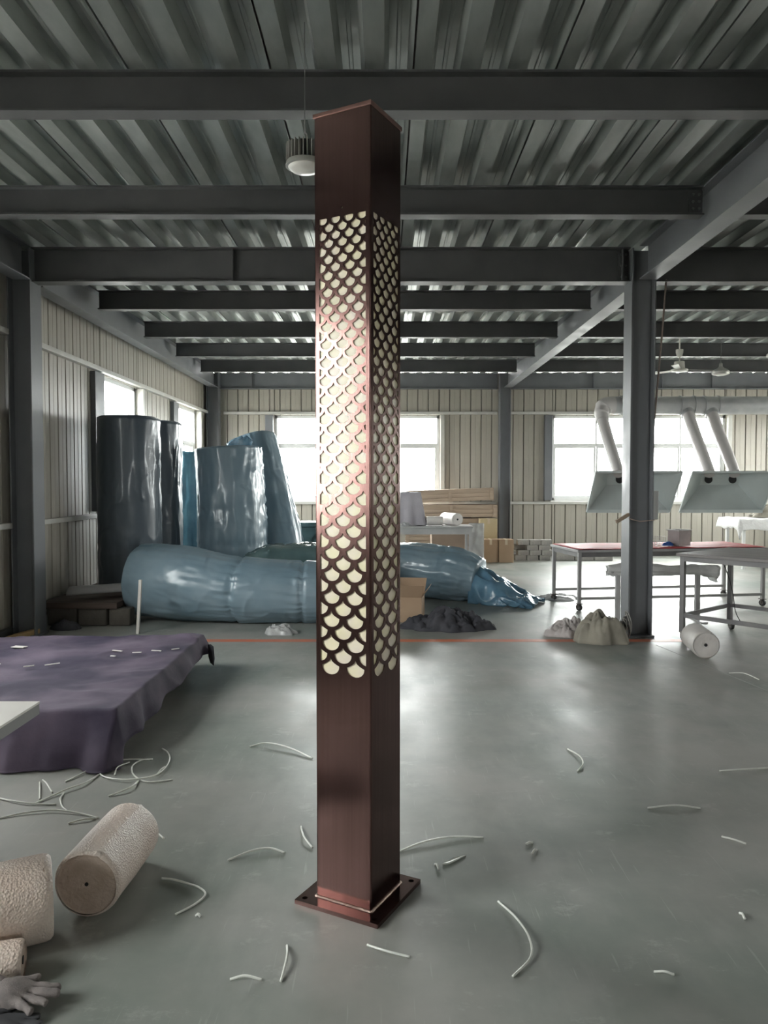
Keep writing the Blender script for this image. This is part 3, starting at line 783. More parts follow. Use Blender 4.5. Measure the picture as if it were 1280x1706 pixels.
def lying2(t, b):
    add_roll(t, b, roll_mesh([(-.05, 10.95, .38), (.45, 10.75, .385), (.95, 10.52, .36), (1.28, 10.36, .30)], [.375, .385, .365, .29], 'blue_film', .02, 41, n=110, steps=22, bands=(1.0,), zmin=0.0), 'blue_film')
    def tail(u, v):
        a = (u - .5) * math.pi * 1.15
        L = v * .92
        c = Vector((1.22, 10.38, 0)).lerp(Vector((2.02, 9.98, 0)), v)
        h = .50 * (1 - v) ** 1.2 + .05; wd = .25 + .08 * min(1, v * 3)
        s = Vector((.40, .80, 0)).normalized()
        p = c + s * (wd * math.sin(a) + .05 * nz((u * 5, v * 5, 0), 1, 3)); z = max(.006, h * max(0, math.cos(a * .87)) + .085 * (ridge((u * 5, v * 2.5, 0), 1.3, 6) - .5) * min(1, v * 4) + .02 * nz((u * 14, v * 9, 0), 1, 2))
        return (p.x - b[0], p.y - b[1], z)
    solidify(MB().grid(tail, 46, 34).build('loose_tail', 'loose_film', t, smooth=True), .003)
film_roll('blue wrapped roll lying right of the post with a crumpled open film end', b, lying2)

# crate of dark green plastic behind the leaning roll
cr = thing('plastic_crate', 'dark green plastic crate behind the leaning blue roll', 'crate', (-.75, 12.6, 0))
MB().box(-.62, .62, -.3, .3, 0, .9).build('body', 'green_film', cr, bevel=.01); MB().box(-.65, .65, -.33, .33, .9, .97).build('rim', 'green_film', cr, bevel=.01)

# left corner: blocks, board, roofing sheet
blk = MB().box(-.165, .165, -.09, .09, 0, .20).mesh('concrete_block', 'concrete_dark')
for i, (x, y, lab) in enumerate(((-3.62, 8.66, 'leftmost dark concrete block carrying the brown board by the left column'), (-3.27, 8.65, 'middle dark concrete block under the front of the brown board'), (-2.965, 8.64, 'rightmost dark concrete block under the brown board beside the white batten'),
                                 (-3.62, 10.2, 'left concrete block under the rear of the brown board'), (-3.1, 10.18, 'right concrete block under the rear of the brown board'))):
    o = inst(blk, 'concrete_block', loc=(x, y, 0), rot=(0, 0, R(random.uniform(-4, 4))))
    if i == 2: o.scale = (.72, 1, .98)
    bv = o.modifiers.new('bevel', 'BEVEL'); bv.width = .02; bv.segments = 2
    tag(o, lab, 'block', 'dark concrete blocks by the left wall')
bd = tag(MB().box(-3.84, -2.98, 8.52, 10.30, .20, .268).build('board', 'wood_dark', bevel=.004), 'brown board on concrete blocks carrying the tallest dark roll', 'board')
def curl(u, v):
    a = R(-25 + 215 * u); x = -3.58 + .62 * v; y = 8.72 + .35 * v
    return (x + .0, y + .11 * math.cos(a), .272 + .075 * (1 + math.sin(a)) - .0)
cs = solidify(MB().grid(curl, 16, 8).build('curled_sheet', 'pale_steel', smooth=True), .006); tag(cs, 'curled pale sheet lying on the brown board next to the left column', 'sheet')
tag(crumple(-3.50, 8.36, .16, .10, .12, 5).build('dark_rag', 'dark_cloth', smooth=True), 'dark crumpled rag by the foot of the left column', 'rag')
st = tag(MB().bar((-2.62, 8.12, 0), (-2.585, 8.12, .575), .036, .03).build('white_batten', 'white_board', bevel=.002), 'slim white batten standing upright in front of the long lying roll', 'batten')
tag(MB().bar((-3.74, 7.35, .05), (-3.73, 7.68, .05), .06, .05).build('timber_offcut', 'wood_bright', bevel=.003), 'yellow timber offcut at the very left edge by the wall foot', 'timber', 'timber offcuts at the wall foot')
tag(MB().bar((-3.73, 7.70, .05), (-3.64, 8.02, .05), .06, .05).build('timber_offcut', 'wood_bright', bevel=.003), 'yellow timber offcut nearer the left column foot', 'timber', 'timber offcuts at the wall foot')

# clear film bag in front of the lying roll
tag(crumple(-1.11, 8.12, .17, .12, .13, 9, rough=.6).build('film_bag', 'clear_film', smooth=True), 'small crumpled clear plastic bag in front of the long lying roll', 'plastic bag')
tag(crumple(2.42, 10.62, .28, .22, .07, 19, rough=.7, rings=14).build('film_scrap', 'clear_film', smooth=True), 'clear film scrap on the floor by the left caster of the red topped table', 'film scrap')

# ------------------------------------------------------------------ cloth-covered platform on the left
pf = thing('low_platform', 'low timber platform hidden under the purple cloth at left', 'platform', (-2.55, 5.42, 0), R(1))
for i in range(9):
    y = -.86 + i * .228; MB().box(-1.05, .95, y - .1, y + .1, .235, .275).build('plank', 'wood_dark', pf)
for xx in (-.95, 0, .85): MB().box(xx - .05, xx + .05, -.95, 1.05, 0, .235).build('runner', 'wood_dark', pf)
def drape(u, v):
    x0, x1, y0, y1, zt = -3.72, -1.54, 4.36, 6.50, .292
    X = -3.80 + u * 2.45; Y = 4.00 + v * 2.72
    ox = max(0, X - x1); oy = max(0, y0 - Y); ob_ = max(0, Y - y1)
    # edge lines drift a little
    f = nz((X * 2.2, Y * 2.2, 0), 1, 3)
    z = zt + .010 * nz((X, Y, 0), 1.7, 2) + .007 * (ridge((X * 1.2 + Y * .7, Y * 2.6, 0), 1.0, 7) - .5) + .006 * nz((X * 9, Y * 9, 0), 1, 4) + .010 * max(0, ridge((X * 1.1 - Y * .6 + .3 * nz((X * 2, Y * 2, 0), 1, 1), Y * 1.9, 0), 1.2, 17) - .7) * 3
    if X > -2.1 and Y > 5.3: z += .022 * (ridge((X * 3.4 + Y * 1.2, Y * .9, 0), 1.1, 12) - .45) * min(1, (X + 2.1) * 3) * min(1, (Y - 5.3) * 2)
    z += .03 * math.exp(-((X - x1 + .08) / .10) ** 2 - ((Y - y1 + .05) / .14) ** 2)
    px, py = X, Y
    if ox > 0:
        drop = min(ox * .75, .16) + .03 * f * min(1, ox * 8)
        if Y < 5.2: drop += ox * .5 * (5.2 - Y)
        z -= drop; px = x1 + ox * .30 + .018 * math.sin(Y * 6 + 4 * f) * min(1, ox * 6)
    if oy > 0:
        z -= oy * .86; py = y0 - oy * .42 - .035 * math.sin(X * 8 + 3 * f) * min(1, oy * 5) - .03 * nz((X * 10, oy * 2, 0), 1, 5) * min(1, oy * 5)
    if ob_ > 0:
        z -= ob_ * .5; py = y1 + ob_ * .6
    z = max(z, .006 + .006 * abs(f))
    return (px, py, z)
cl = MB().grid(drape, 130, 140).build('purple_cloth', 'purple_cloth', smooth=True)
solidify(cl, .005, 1.0); tag(cl, 'dusty dark purple cloth spread over the low platform at left', 'cloth')
tas = MB()
for k in range(5): tas.tube([(-1.475 + .01 * k, 6.44 - .02 * k, .24), (-1.470 + .012 * k, 6.43 - .02 * k, .14), (-1.46 + .01 * k, 6.42 - .02 * k, .085)], [.014, .012, .004], 6)
tas.build('frayed_corner', 'dark_cloth', cl, smooth=True)
random.seed(4)
scraps = [(-2.87, 6.0, .12), (-2.05, 5.86, .10), (-1.88, 5.80, .07), (-1.75, 5.86, .09), (-2.02, 5.68, .05), (-2.75, 5.42, .04), (-2.36, 5.42, .10), (-2.50, 5.36, .07), (-1.62, 5.92, .06)]
SCR = ['wide white paper scrap on the far left of the purple cloth', 'leftmost of the four white scraps in a row on the purple cloth', 'second of the four white scraps in a row on the purple cloth',
       'third of the four white scraps in a row on the purple cloth', 'short white crumb just below the row of scraps on purple cloth', 'tiny white crumb at the left of the purple cloth',
       'longest thin white scrap in the middle of the purple cloth', 'thin white scrap left beside the longest one on purple cloth', 'last white scrap of the row nearest the cloth corner']
for i, (x, y, l) in enumerate(scraps):
    a = random.uniform(-.6, .6); c_, s_ = math.cos(a) * l / 2, math.sin(a) * l / 2
    tag(MB().bar((x - c_, y - s_, .312), (x + c_, y + s_, .316), .012 if i else .05, .006).build('scrap', 'white_board'), SCR[i], 'scrap', 'white scraps on the purple cloth')

# white table corner at the left edge
wt = thing('white_table', 'white topped table with grey edge poking in at the left edge', 'table', (-2.1, 2.92, 0))
MB().box(-.60, .57, -.52, .46, .622, .632).build('tabletop', 'white_board', wt, bevel=.001)
MB().box(-.598, .568, -.518, .458, .575, .622).build('edge_frame', 'grey_edge', wt)
for xx in (-.5, .33):
    for yy in (-.42, .36): MB().box(xx - .025, xx + .025, yy - .025, yy + .025, 0, .575).build('leg', 'table_steel', wt)

# ------------------------------------------------------------------ foam / bubble wrap rolls on the floor
def foam_roll(label, p0, p1, r, hole=.02, mat_='foam', seed=1, group='bubble wrap rolls'):
    p0 = Vector(p0); p1 = Vector(p1); c = (p0 + p1) / 2; base = (c.x, c.y, 0)
    t = thing('bubble_wrap_roll', label, 'bubble wrap', base, 0, group)
    n = 48; d = (p1 - p0).normalized(); s = d.cross(Vector((0, 0, 1))).normalized(); u = s.cross(d)
    M = MB(); prof = []
    ln = (p1 - p0).length
    ring_t = [(.0, .90), (.012, .965), (.035, 1.0)] + [(k / 14, 1.0) for k in range(1, 14)] + [(1 - .035 / 1, 1.0), (1 - .012, .965), (1, .90)]
    for tt, f in ring_t:
        for k in range(n):
            a = 2 * math.pi * k / n
            rr = r * f * (1 + .018 * nz((math.cos(a) * 2, math.sin(a) * 2, tt * 4), 1, seed) + .006 * nz((math.cos(a) * 9, math.sin(a) * 9, tt * 22), 1, seed)) + .006 * math.exp(-((a - 1.2) / .06) ** 2)
            v = p0 + d * (ln * tt) + (s * math.cos(a) + u * math.sin(a)) * rr
            v.z = max(v.z, .001); M.v.append(tuple(v))
    for i in range(len(ring_t) - 1):
        for k in range(n):
            k2 = (k + 1) % n; M.f.append((i * n + k, i * n + k2, (i + 1) * n + k2, (i + 1) * n + k))
    local(M, base).build('wrap_layer', mat_, t, smooth=True)
    for e, dd in ((p0, -d), (p1, d)):           # wound ends: spiral steps and a black plug for the shaded core hole
        E_ = MB(); rad = [r * .905, r * .85, r * .80, r * .7, r * .6, r * .5, r * .4, r * .3, hole + .004, hole]
        for j, q in enumerate(rad):
            push = .010 if j == 0 else -.004 * (j % 2) + .006 * (1 - q / r) * 0
            if j == 0: push = 0
            for k in range(n):
                a = 2 * math.pi * k / n
                v = e - dd * (.004 - push) + (s * math.cos(a) + u * math.sin(a)) * q * (1 + .012 * nz((math.cos(a) * 2, math.sin(a) * 2, j), 1, seed + 2)); v.z = max(v.z, .002)
                E_.v.append(tuple(v))
        for j in range(len(rad) - 1):
            for k in range(n):
                k2 = (k + 1) % n; E_.f.append((j * n + k, j * n + k2, (j + 1) * n + k2, (j + 1) * n + k))
        local(E_, base).build('wound_end', 'foam_end' if mat_ == 'foam' else mat_, t, smooth=True)
        c_ = local(MB().tube([e - dd * .05, e - dd * .002], hole + .003, 14), base).build('core', 'black', t)  # flush black plug, the dark of the hole put in as colour
    return t
foam_roll('translucent bubble wrap roll lying end-on in the left foreground', (-1.095, 2.77, .125), (-1.075, 3.21, .125), .125, .004, seed=2)
foam_roll('fat bubble wrap roll running out of the left edge of the photo', (-1.175, 2.665, .14), (-1.80, 2.36, .14), .14, .02, seed=4)
foam_roll('thin small foam roll at the left edge above the gloves', (-1.165, 2.43, .06), (-1.62, 2.30, .06), .06, .01, seed=6)
foam_roll('pale foam roll on the floor in front of the grey trolley table', (2.935, 6.95, .125), (3.00, 7.38, .125), .125, .012, 'foam_white', seed=8)

# ------------------------------------------------------------------ gloves in the corner
def glove(name, label, fingers, palm, material, c, hgt=1.0):
    me = bpy.data.meshes.new(name); V = []; E = []; RAD = []
    def add(p, r): V.append(p); RAD.append(r * 1.3); return len(V) - 1
    pi_ = [add(p, r) for p, r in palm]
    for a_, b_ in zip(pi_, pi_[1:]): E.append((a_, b_))
    root = pi_[len(pi_) // 2]
    for at_, chain in fingers:
        prev = pi_[at_]
        for p, r in chain: k = add(p, r); E.append((prev, k)); prev = k
    me.from_pydata(V, E, []); o = bpy.data.objects.new(name, me); COL.objects.link(o)
    o.modifiers.new('skin', 'SKIN'); sk = me.skin_vertices[0].data
    for i, r in enumerate(RAD): sk[i].radius = (r, r)
    sk[root].use_root = True
    o.modifiers.new('sub', 'SUBSURF').levels = 2
    dg = bpy.context.evaluated_depsgraph_get(); dg.update()
    m2 = bpy.data.meshes.new_from_object(o.evaluated_get(dg)); bpy.data.objects.remove(o)
    zmin = min(v.co.z for v in m2.vertices)
    for v in m2.vertices:
        w = v.co; d = .004 * nz((w.x, w.y, w.z), 40, 3); v.co = (w.x + d, w.y + d, (w.z - zmin) * hgt + .001 + d * .5 + .001)
    for p in m2.polygons: p.use_smooth = True
    m2.materials.clear(); m2.materials.append(MATS[material]); m2.name = name
    o = bpy.data.objects.new(name, m2); COL.objects.link(o); o.location = c
    return tag(o, label, 'glove', 'work gloves in the foreground')
glove('work_glove', 'grey knitted work glove on the floor, bottom left corner, fingers pointing right',
      [(2, [((.05, .030, .028), .012), ((.095, .036, .024), .011), ((.135, .045, .018), .009)]),
       (2, [((.05, .008, .030), .012), ((.10, .006, .026), .011), ((.145, .012, .020), .010)]),
       (2, [((.045, -.014, .028), .012), ((.09, -.026, .024), .011), ((.125, -.034, .020), .010)]),
       (2, [((.035, -.034, .026), .011), ((.07, -.056, .022), .010), ((.095, -.070, .018), .009)]),
       (1, [((-.03, .050, .026), .013), ((.01, .072, .022), .012), ((.05, .088, .018), .010)])],
      [((-.10, 0, .024), .030), ((-.05, 0, .026), .036), ((.0, 0, .028), .036)], 'glove', (-1.135, 2.285, 0))
glove('rubber_glove', 'dark rubber palm glove lying under the grey knitted glove', [
       (1, [((.05, .02, .012), .011), ((.10, .03, .012), .010)]), (1, [((.055, 0, .012), .011), ((.115, -.004, .012), .010)]),
       (1, [((.05, -.02, .012), .011), ((.10, -.034, .012), .010)]), (1, [((.04, -.035, .012), .010), ((.075, -.062, .012), .009)]), (0, [((-.02, .05, .012), .011), ((.02, .075, .012), .010)])],
      [((-.07, 0, .013), .028), ((.0, 0, .013), .032)], 'rubber_glove', (-1.115, 2.195, 0), .6)

# ------------------------------------------------------------------ middle of the room
tag(crumple(.72, 8.42, .52, .27, .27, 23, rough=.75, n=110, rings=44, lobes=.4).build('dark_cloth_heap', 'dark_cloth', smooth=True), 'crumpled black cloth heap on the floor right of the post', 'cloth')
cb = thing('cardboard_box', 'open brown cardboard box with spread flaps just right of the post', 'box', (.24, 8.98, 0), R(-8))
m = MB(); m.box(-.22, .22, -.2, -.194, 0, .29); m.box(-.22, .22, .194, .2, 0, .29); m.box(-.22, -.214, -.194, .194, 0, .29); m.box(.214, .22, -.194, .194, 0, .29); m.box(-.22, .22, -.2, .2, 0, .006)
m.build('body', 'cardboard', cb)
for pts in (((-.22, -.2, .29), (.22, -.2, .29), (.25, -.29, .44), (-.25, -.29, .44)), ((-.22, .2, .29), (.22, .2, .29), (.24, .27, .46), (-.24, .27, .46)),
            ((.22, -.2, .29), (.22, .2, .29), (.30, .19, .40), (.30, -.19, .40)), ((-.22, -.2, .29), (-.22, .2, .29), (-.31, .19, .38), (-.31, -.19, .38))):
    f = MB(); f.v = list(pts); f.f = [(0, 1, 2, 3)]; solidify(f.build('flap', 'cardboard', cb), .005)

tag(crumple(2.20, 7.72, .28, .20, .37, 33, rough=.30, n=110, rings=40, lobes=.2).build('sack_bundle', 'sack', smooth=True), 'beige canvas sack bundle slumped at the foot of the right column', 'sack')
tag(crumple(1.93, 8.04, .23, .16, .24, 37, rough=.6, n=90, rings=30, lobes=.25).build('pink_film_heap', 'pink_film', smooth=True), 'pale pinkish crumpled film heap left of the beige sack', 'film heap')
coil = thing('wire_coil', 'grey coil of wire pressed between the beige sack and right column', 'coil', (2.445, 7.79, 0))
for i in range(9):
    r_ = .055 + .013 * i; cx = .004 * i
    MB().tube([(cx + .015 * math.sin(a * .314 * 2 + i) , -.02 + r_ * .55 * math.cos(a * .314), .155 + r_ * .93 * math.sin(a * .314)) for a in range(21)], .0055, 6).build('wire_turn', 'concrete' if i % 3 else 'rubber', coil, smooth=True)
MB().tube([(-.03, 0, .155), (.06, 0, .155)], .045, 14).build('hub', 'caster_grey', coil)

# ------------------------------------------------------------------ tables on the right
def caster(parent, x, y, z, r=.04, a=0.0):
    w = MB().tube([(x - .014 * math.cos(a), y - .014 * math.sin(a), r), (x + .014 * math.cos(a), y + .014 * math.sin(a), r)], r, 16).build('caster_wheel', 'rubber', parent, smooth='angle')
    MB().tube([(x - .016 * math.cos(a), y - .016 * math.sin(a), r), (x + .016 * math.cos(a), y + .016 * math.sin(a), r)], r * .55, 12).build('hub', 'caster_grey', w)
    f = MB(); c_, s_ = math.cos(a), math.sin(a)
    for k in (-1, 1): f.bar((x + k * .021 * c_, y + k * .021 * s_, r * .8), (x + k * .021 * c_, y + k * .021 * s_, z), .006, .035)
    f.box(x - .035, x + .035, y - .035, y + .035, z - .006, z + .004); f.build('fork', 'caster_grey', w)
rt = thing('work_table', 'long steel table with red top on casters behind the right column', 'table', (3.63, 10.21, 0), math.atan2(.39, 2.53))
MB().box(-1.30, 1.30, -.47, .47, .735, .765).build('tabletop', 'pale_steel', rt, bevel=.003)
for xx in (-1.26, 1.26):
    for yy in (-.43, .43):
        MB().box(xx - .02, xx + .02, yy - .02, yy + .02, .095, .735).build('leg', 'pale_steel', rt); caster(rt, xx, yy, .092, .042, .4)
for yy in (-.43, .43):
    MB().box(-1.24, 1.24, yy - .015, yy + .015, .135, .170).build('stretcher', 'pale_steel', rt); MB().box(-1.24, 1.24, yy - .018, yy + .018, .675, .735).build('apron_rail', 'table_steel', rt)
for xx in (-1.26, 1.26): MB().box(xx - .015, xx + .015, -.41, .41, .675, .735).build('apron_rail', 'table_steel', rt)
rs = MB().grid(lambda u, v: (-1.27 + 2.54 * u, -.46 + .92 * v, .007 + .006 * nz((u * 9, v * 4, 0), 1, 2) + .004), 50, 20)
rs_ = rs.build('red_sheet', 'red_sheet', smooth=True); solidify(rs_, .004); rs_.location = (3.63, 10.21, .763); rs_.rotation_euler = (0, 0, math.atan2(.39, 2.53)); tag(rs_, 'red sheet covering the top of the long steel table', 'sheet')
ZT2 = .785
bx2 = thing('metal_box', 'small reddish grey open metal box on the red sheet', 'box', (3.87, 10.05, ZT2), R(30))
m = MB(); m.box(-.11, .11, -.09, -.084, 0, .2); m.box(-.11, .11, .084, .09, 0, .2); m.box(-.11, -.104, -.084, .084, 0, .2); m.box(.104, .11, -.084, .084, 0, .2); m.box(-.11, .11, -.09, .09, 0, .006); m.build('body', 'box_metal', bx2)
m = MB(); m.bar((-.12, -.1, .203), (.12, -.1, .203), .02, .012); m.bar((-.12, .1, .203), (.12, .1, .203), .02, .012); m.bar((-.12, -.1, .203), (-.12, .1, .203), .02, .012); m.bar((.12, -.1, .203), (.12, .1, .203), .02, .012); m.build('rim', 'pale_steel', bx2)
wbk = thing('wire_basket', 'white wire basket on the red sheet beside the right column', 'basket', (3.55, 10.1, ZT2), R(9))
for z_ in (.004, .055, .115): MB().tube([(-.13, -.1, z_), (.13, -.1, z_), (.13, .1, z_), (-.13, .1, z_), (-.13, -.1, z_)], .003, 6).build('wire_ring', 'wire', wbk)
for k in range(9):
    xx = -.13 + .26 * k / 8
    for yy in (-.1, .1): MB().tube([(xx, yy, .004), (xx, yy, .115)], .0025, 6).build('wire_upright', 'wire', wbk)
tag(crumple(3.70, 9.98, .075, .05, .05, 41, n=36, rings=12, z0=ZT2).build('blue_rag', 'blue_rag', smooth=True), 'small blue rag beside the metal box on the red sheet', 'rag')

tr = thing('trestle', 'low steel trestle with a film wrapped beam under the red topped table', 'trestle', (3.25, 8.93, 0))
for xx in (-.52, .41):
    MB().box(xx - .025, xx + .025, -.025, .025, .012, .55).build('leg', 'pale_steel', tr); MB().box(xx - .04, xx + .04, -.22, .22, 0, .014).build('foot', 'pale_steel', tr)
rb = roll_mesh([(2.62, 8.93, .60), (2.9, 8.93, .595), (3.3, 8.93, .59), (3.65, 8.93, .595), (3.88, 8.92, .575)], [.045, .06, .055, .06, .075], 'white_cloth', .022, 51, n=26, steps=9)
local(rb, (3.25, 8.93, 0)).build('wrapped_beam', 'white_cloth', tr, smooth=True)
rag = MB().grid(lambda u, v: (.43 + .22 * u, -.02 + .07 * nz((u * 3, v * 3, 0), 1, 5), .60 - v * (.06 + .10 * u) + .02 * nz((u * 5, v * 5, 1), 1, 2)), 12, 8).build('loose_film_flap', 'clear_film', tr, smooth=True); solidify(rag, .002)
fr = MB().grid(lambda u, v: (-.66 + .16 * u, .07 * nz((u * 3, v * 3, 0), 1, 9), .64 - v * .12 + .02 * nz((u * 5, v * 6, 1), 1, 4)), 10, 8).build('loose_film_flap', 'clear_film', tr, smooth=True); solidify(fr, .002)

gt = thing('trolley_table', 'grey steel trolley table at the right edge, nearest table', 'table', (3.02, 7.73, 0), R(-50))
# local x runs along the long side (towards the camera right), local y along the short end
MB().box(-.05, 1.75, -.05, 1.06, .865, .895).build('tabletop', 'table_top', gt, bevel=.003)
for xx in (0, 1.7):
    for yy in (0, 1.01):
        MB().box(xx - .022, xx + .022, yy - .022, yy + .022, .10, .865).build('leg', 'table_steel', gt); caster(gt, xx + .02, yy, .10, .045, .9)
for yy in (0, 1.01): MB().box(.02, 1.68, yy - .015, yy + .015, .245, .285).build('stretcher', 'table_steel', gt); MB().box(.02, 1.68, yy - .02, yy + .02, .815, .865).build('apron_rail', 'table_steel', gt)
for xx in (0, 1.7): MB().box(xx - .015, xx + .015, .02, .99, .245, .285).build('stretcher', 'table_steel', gt); MB().box(xx - .02, xx + .02, .02, .99, .815, .865).build('apron_rail', 'table_steel', gt)
MB().tube(smooth_path([(.12, .55, .815), (.10, .75, .62), (.08, .90, .42), (.10, .93, .22), (.14, .97, .10)], 6), .005, 6).build('cable', 'rubber', gt, smooth=True)

# far right table with white cloth
ft = thing('side_table', 'far pale table draped with white fleece at the right edge', 'table', (7.35, 14.6, 0))
MB().box(-.75, .75, -.4, .4, .86, .90).build('tabletop', 'pale_steel', ft)
for xx in (-.66, .68):
    for yy in (-.34, .34): MB().box(xx - .025, xx + .025, yy - .025, yy + .025, 0, .86).build('leg', 'white_pvc', ft)
MB().box(-.5, .6, -.32, .32, .25, .29).build('shelf', 'white_pvc', ft)
def fleece(u, v):
    X = -.86 + 1.72 * u; Y = -.50 + 1.0 * v; oy = max(0, -.41 - Y) ; ox = max(0, abs(X) - .76)
    return (X - math.copysign(ox * .5, X) if ox else X, Y, .93 + .02 * nz((X * 6, Y * 6, 0), 1, 2) - oy * 2.1 - ox * 1.8 * (1 + .4 * nz((Y * 6, 0, 0), 1, 3)))
fl_ = MB().grid(fleece, 50, 30).build('white_fleece', 'white_cloth', smooth=True); fl_.location = (7.35, 14.6, 0); solidify(fl_, .02); tag(fl_, 'white fleece cloth over the far right table', 'cloth')
tag(crumple(7.35, 14.7, .36, .22, .24, 61, rough=.7, z0=.95).build('rag_pile', 'sack', smooth=True), 'pile of grey rags on the white fleece at far right', 'rags')

# ------------------------------------------------------------------ back of the room, left of the rear column
bt = thing('packing_table', 'pale table near the back wall carrying foam rolls', 'table', (.92, 14.4, 0))
MB().box(-.72, .72, -.36, .36, .78, .81).build('tabletop', 'pale_steel', bt, bevel=.003)
MB().box(-.68, .68, -.33, -.30, .66, .78).build('apron', 'pale_steel', bt); MB().box(-.68, .68, .30, .33, .66, .78).build('apron', 'pale_steel', bt)
for xx in (-.66, .66):
    for yy in (-.31, .31): MB().box(xx - .025, xx + .025, yy - .025, yy + .025, 0, .78).build('leg', 'pale_steel', bt)
def hang(u, v):
    a = 2 * math.pi * u; sx, sy = .24, .2
    c_, s_ = math.cos(a), math.sin(a); k = 1 / max(abs(c_), abs(s_)) * .82 + .18
    if v < .35: f = v / .35 * .92; z = .62
    else: f = .92 + (v - .35) * .55 * (1 + .35 * math.sin(a * 7)); z = .62 - (v - .35) / .65 * .61
    return (sx * f * k * c_, sy * f * k * s_, max(z + .015 * nz((c_ * 3, s_ * 3, v * 4), 1, 4), .002))
lc = MB().grid(hang, 72, 20).build('draped_cloth', 'lilac_cloth', smooth=True); lc.location = (.47, 14.42, .811); tag(lc, 'lilac grey cloth draped over a hidden block on the packing table', 'cloth')
tag(crumple(.36, 14.14, .13, .09, .07, 71, rough=.7, n=48, rings=14, z0=.811).build('film_wad', 'clear_film', smooth=True), 'wad of clear film at the foot of the lilac draped cloth', 'film wad')
foam_roll('left one of the white foam rolls on the packing table', (.78, 14.2, .90), (1.08, 14.25, .90), .085, .01, 'foam_white', 12, 'foam rolls on the packing table')
foam_roll('right fat white foam roll on the packing table', (1.36, 14.16, .93), (1.16, 14.66, .93), .115, .015, 'foam_white', 14, 'foam rolls on the packing table')
def pbox(name, label, x0, x1, y0, y1, h, material, z0=0.0, group=None, tape=True):
    t = thing(name, label, 'box', ((x0 + x1) / 2, (y0 + y1) / 2, z0), 0, group)
    a, b_ = (x1 - x0) / 2, (y1 - y0) / 2
    MB().box(-a, a, -b_, b_, 0, h).build('carton', material, t, bevel=.006)
    MB().box(-a + .004, -.004, -b_ + .004, b_ - .004, h, h + .005).build('flap', material, t); MB().box(.004, a - .004, -b_ + .004, b_ - .004, h, h + .005).build('flap', material, t)
    if tape: m_ = MB(); m_.box(-.025, .025, -b_ - .001, b_ + .001, h + .005, h + .0065); m_.box(-.025, .025, -b_ - .002, -b_, h - .1, h + .0065); m_.build('tape', 'tape', t)
    return t
GBX = 'cardboard boxes by the back wall'
pbox('cardboard_box', 'wide dark cardboard box under the packing table', .93, 1.60, 14.95, 15.4, .66, 'cardboard_dark', group=GBX, tape=False)
pbox('cardboard_box', 'tall yellowish cardboard box against the rear column', 1.99, 2.34, 15.85, 16.15, .86, 'cardboard_yellow', group=GBX)
pbox('cardboard_box', 'left of two low brown boxes in front of the rear column', 2.0, 2.305, 15.45, 15.75, .46, 'cardboard', group=GBX)
pbox('cardboard_box', 'right of two low brown boxes in front of the rear column', 2.315, 2.61, 15.42, 15.74, .46, 'cardboard', group=GBX)
wbx = thing('wrapped_pack', 'film wrapped upright pack between the packing table and brown boxes', 'pack', (1.82, 15.35, 0))
MB().box(-.11, .11, -.14, .14, 0, .78).build('carton', 'cardboard_yellow', wbx, bevel=.01)
solidify(MB().grid(lambda u, v: (-.14 + .30 * u, -.17 - .03 * nz((u * 4, v * 6, 0), 1, 2), .80 * v + .01), 12, 20).build('film_sheet', 'clear_film', wbx, smooth=True), .002)
for i in range(5):
    z_ = .29 * i
    lab = ['bottom', 'second lowest', 'middle', 'second from top', 'topmost, slightly tilted'][i]
    t = thing('flat_crate', 'long flat wooden crate at the back wall, %s of the stack' % lab, 'crate', (1.40 + .02 * (i % 2), 16.45, z_), 0, 'stacked flat wooden crates')
    t.rotation_euler = (0, R(-2.2) if i == 4 else 0, 0); 
    if i == 4: t.location.z += .035
    L_ = .92 if i == 4 else .97
    MB().box(-L_ + .02, L_ - .02, -.25, .25, .02, .25).build('core_box', 'wood', t)
    for k in range(3): MB().box(-L_, L_, -.275, -.25, .02 + k * .085, .095 + k * .085).build('slat', 'wood', t)
    for xx in (-L_ + .05, 0, L_ - .05): MB().box(xx - .035, xx + .035, -.29, -.275, .01, .275).build('batten', 'wood', t)
    MB().box(-L_, L_, -.28, .28, .25, .275).build('lid', 'wood', t)

# pale concrete bricks by the rear column: separate bricks, four courses
bk = MB().box(-.115, .115, -.055, .055, 0, .105).mesh('concrete_brick', 'concrete')
for c_ in range(4):
    for r_ in range(2):
        for k in range(3):
            if c_ == 2 and k == 0 and r_ == 0: continue
            xx = 2.84 + k * .245 + (.05 if c_ % 2 else 0) + random.uniform(-.008, .008)
            o = inst(bk, 'concrete_brick', loc=(xx, 15.92 + r_ * .14 + random.uniform(-.008, .008), c_ * .1065), rot=(0, 0, R(random.uniform(-2, 2))))
            bv = o.modifiers.new('bevel', 'BEVEL'); bv.width = .006; bv.segments = 1
            tag(o, 'pale concrete brick by the brown boxes, %s course, %s row, %s' % (('bottom', 'second', 'third', 'top')[c_], ('front', 'rear')[r_], ('left', 'middle', 'right')[k]), 'brick', 'pale concrete bricks stacked by the rear column')
for k in range(3):
    o = inst(bk, 'kerb_block', loc=(3.74 + k * .40, 15.9, 0)); o.scale = (1.68, 1.6, 1.7); bv = o.modifiers.new('bevel', 'BEVEL'); bv.width = .008; bv.segments = 1
    tag(o, '%s of three brownish blocks on the floor seen under the red table' % ('left one', 'middle one', 'right one')[k], 'block', 'blocks behind the red table')

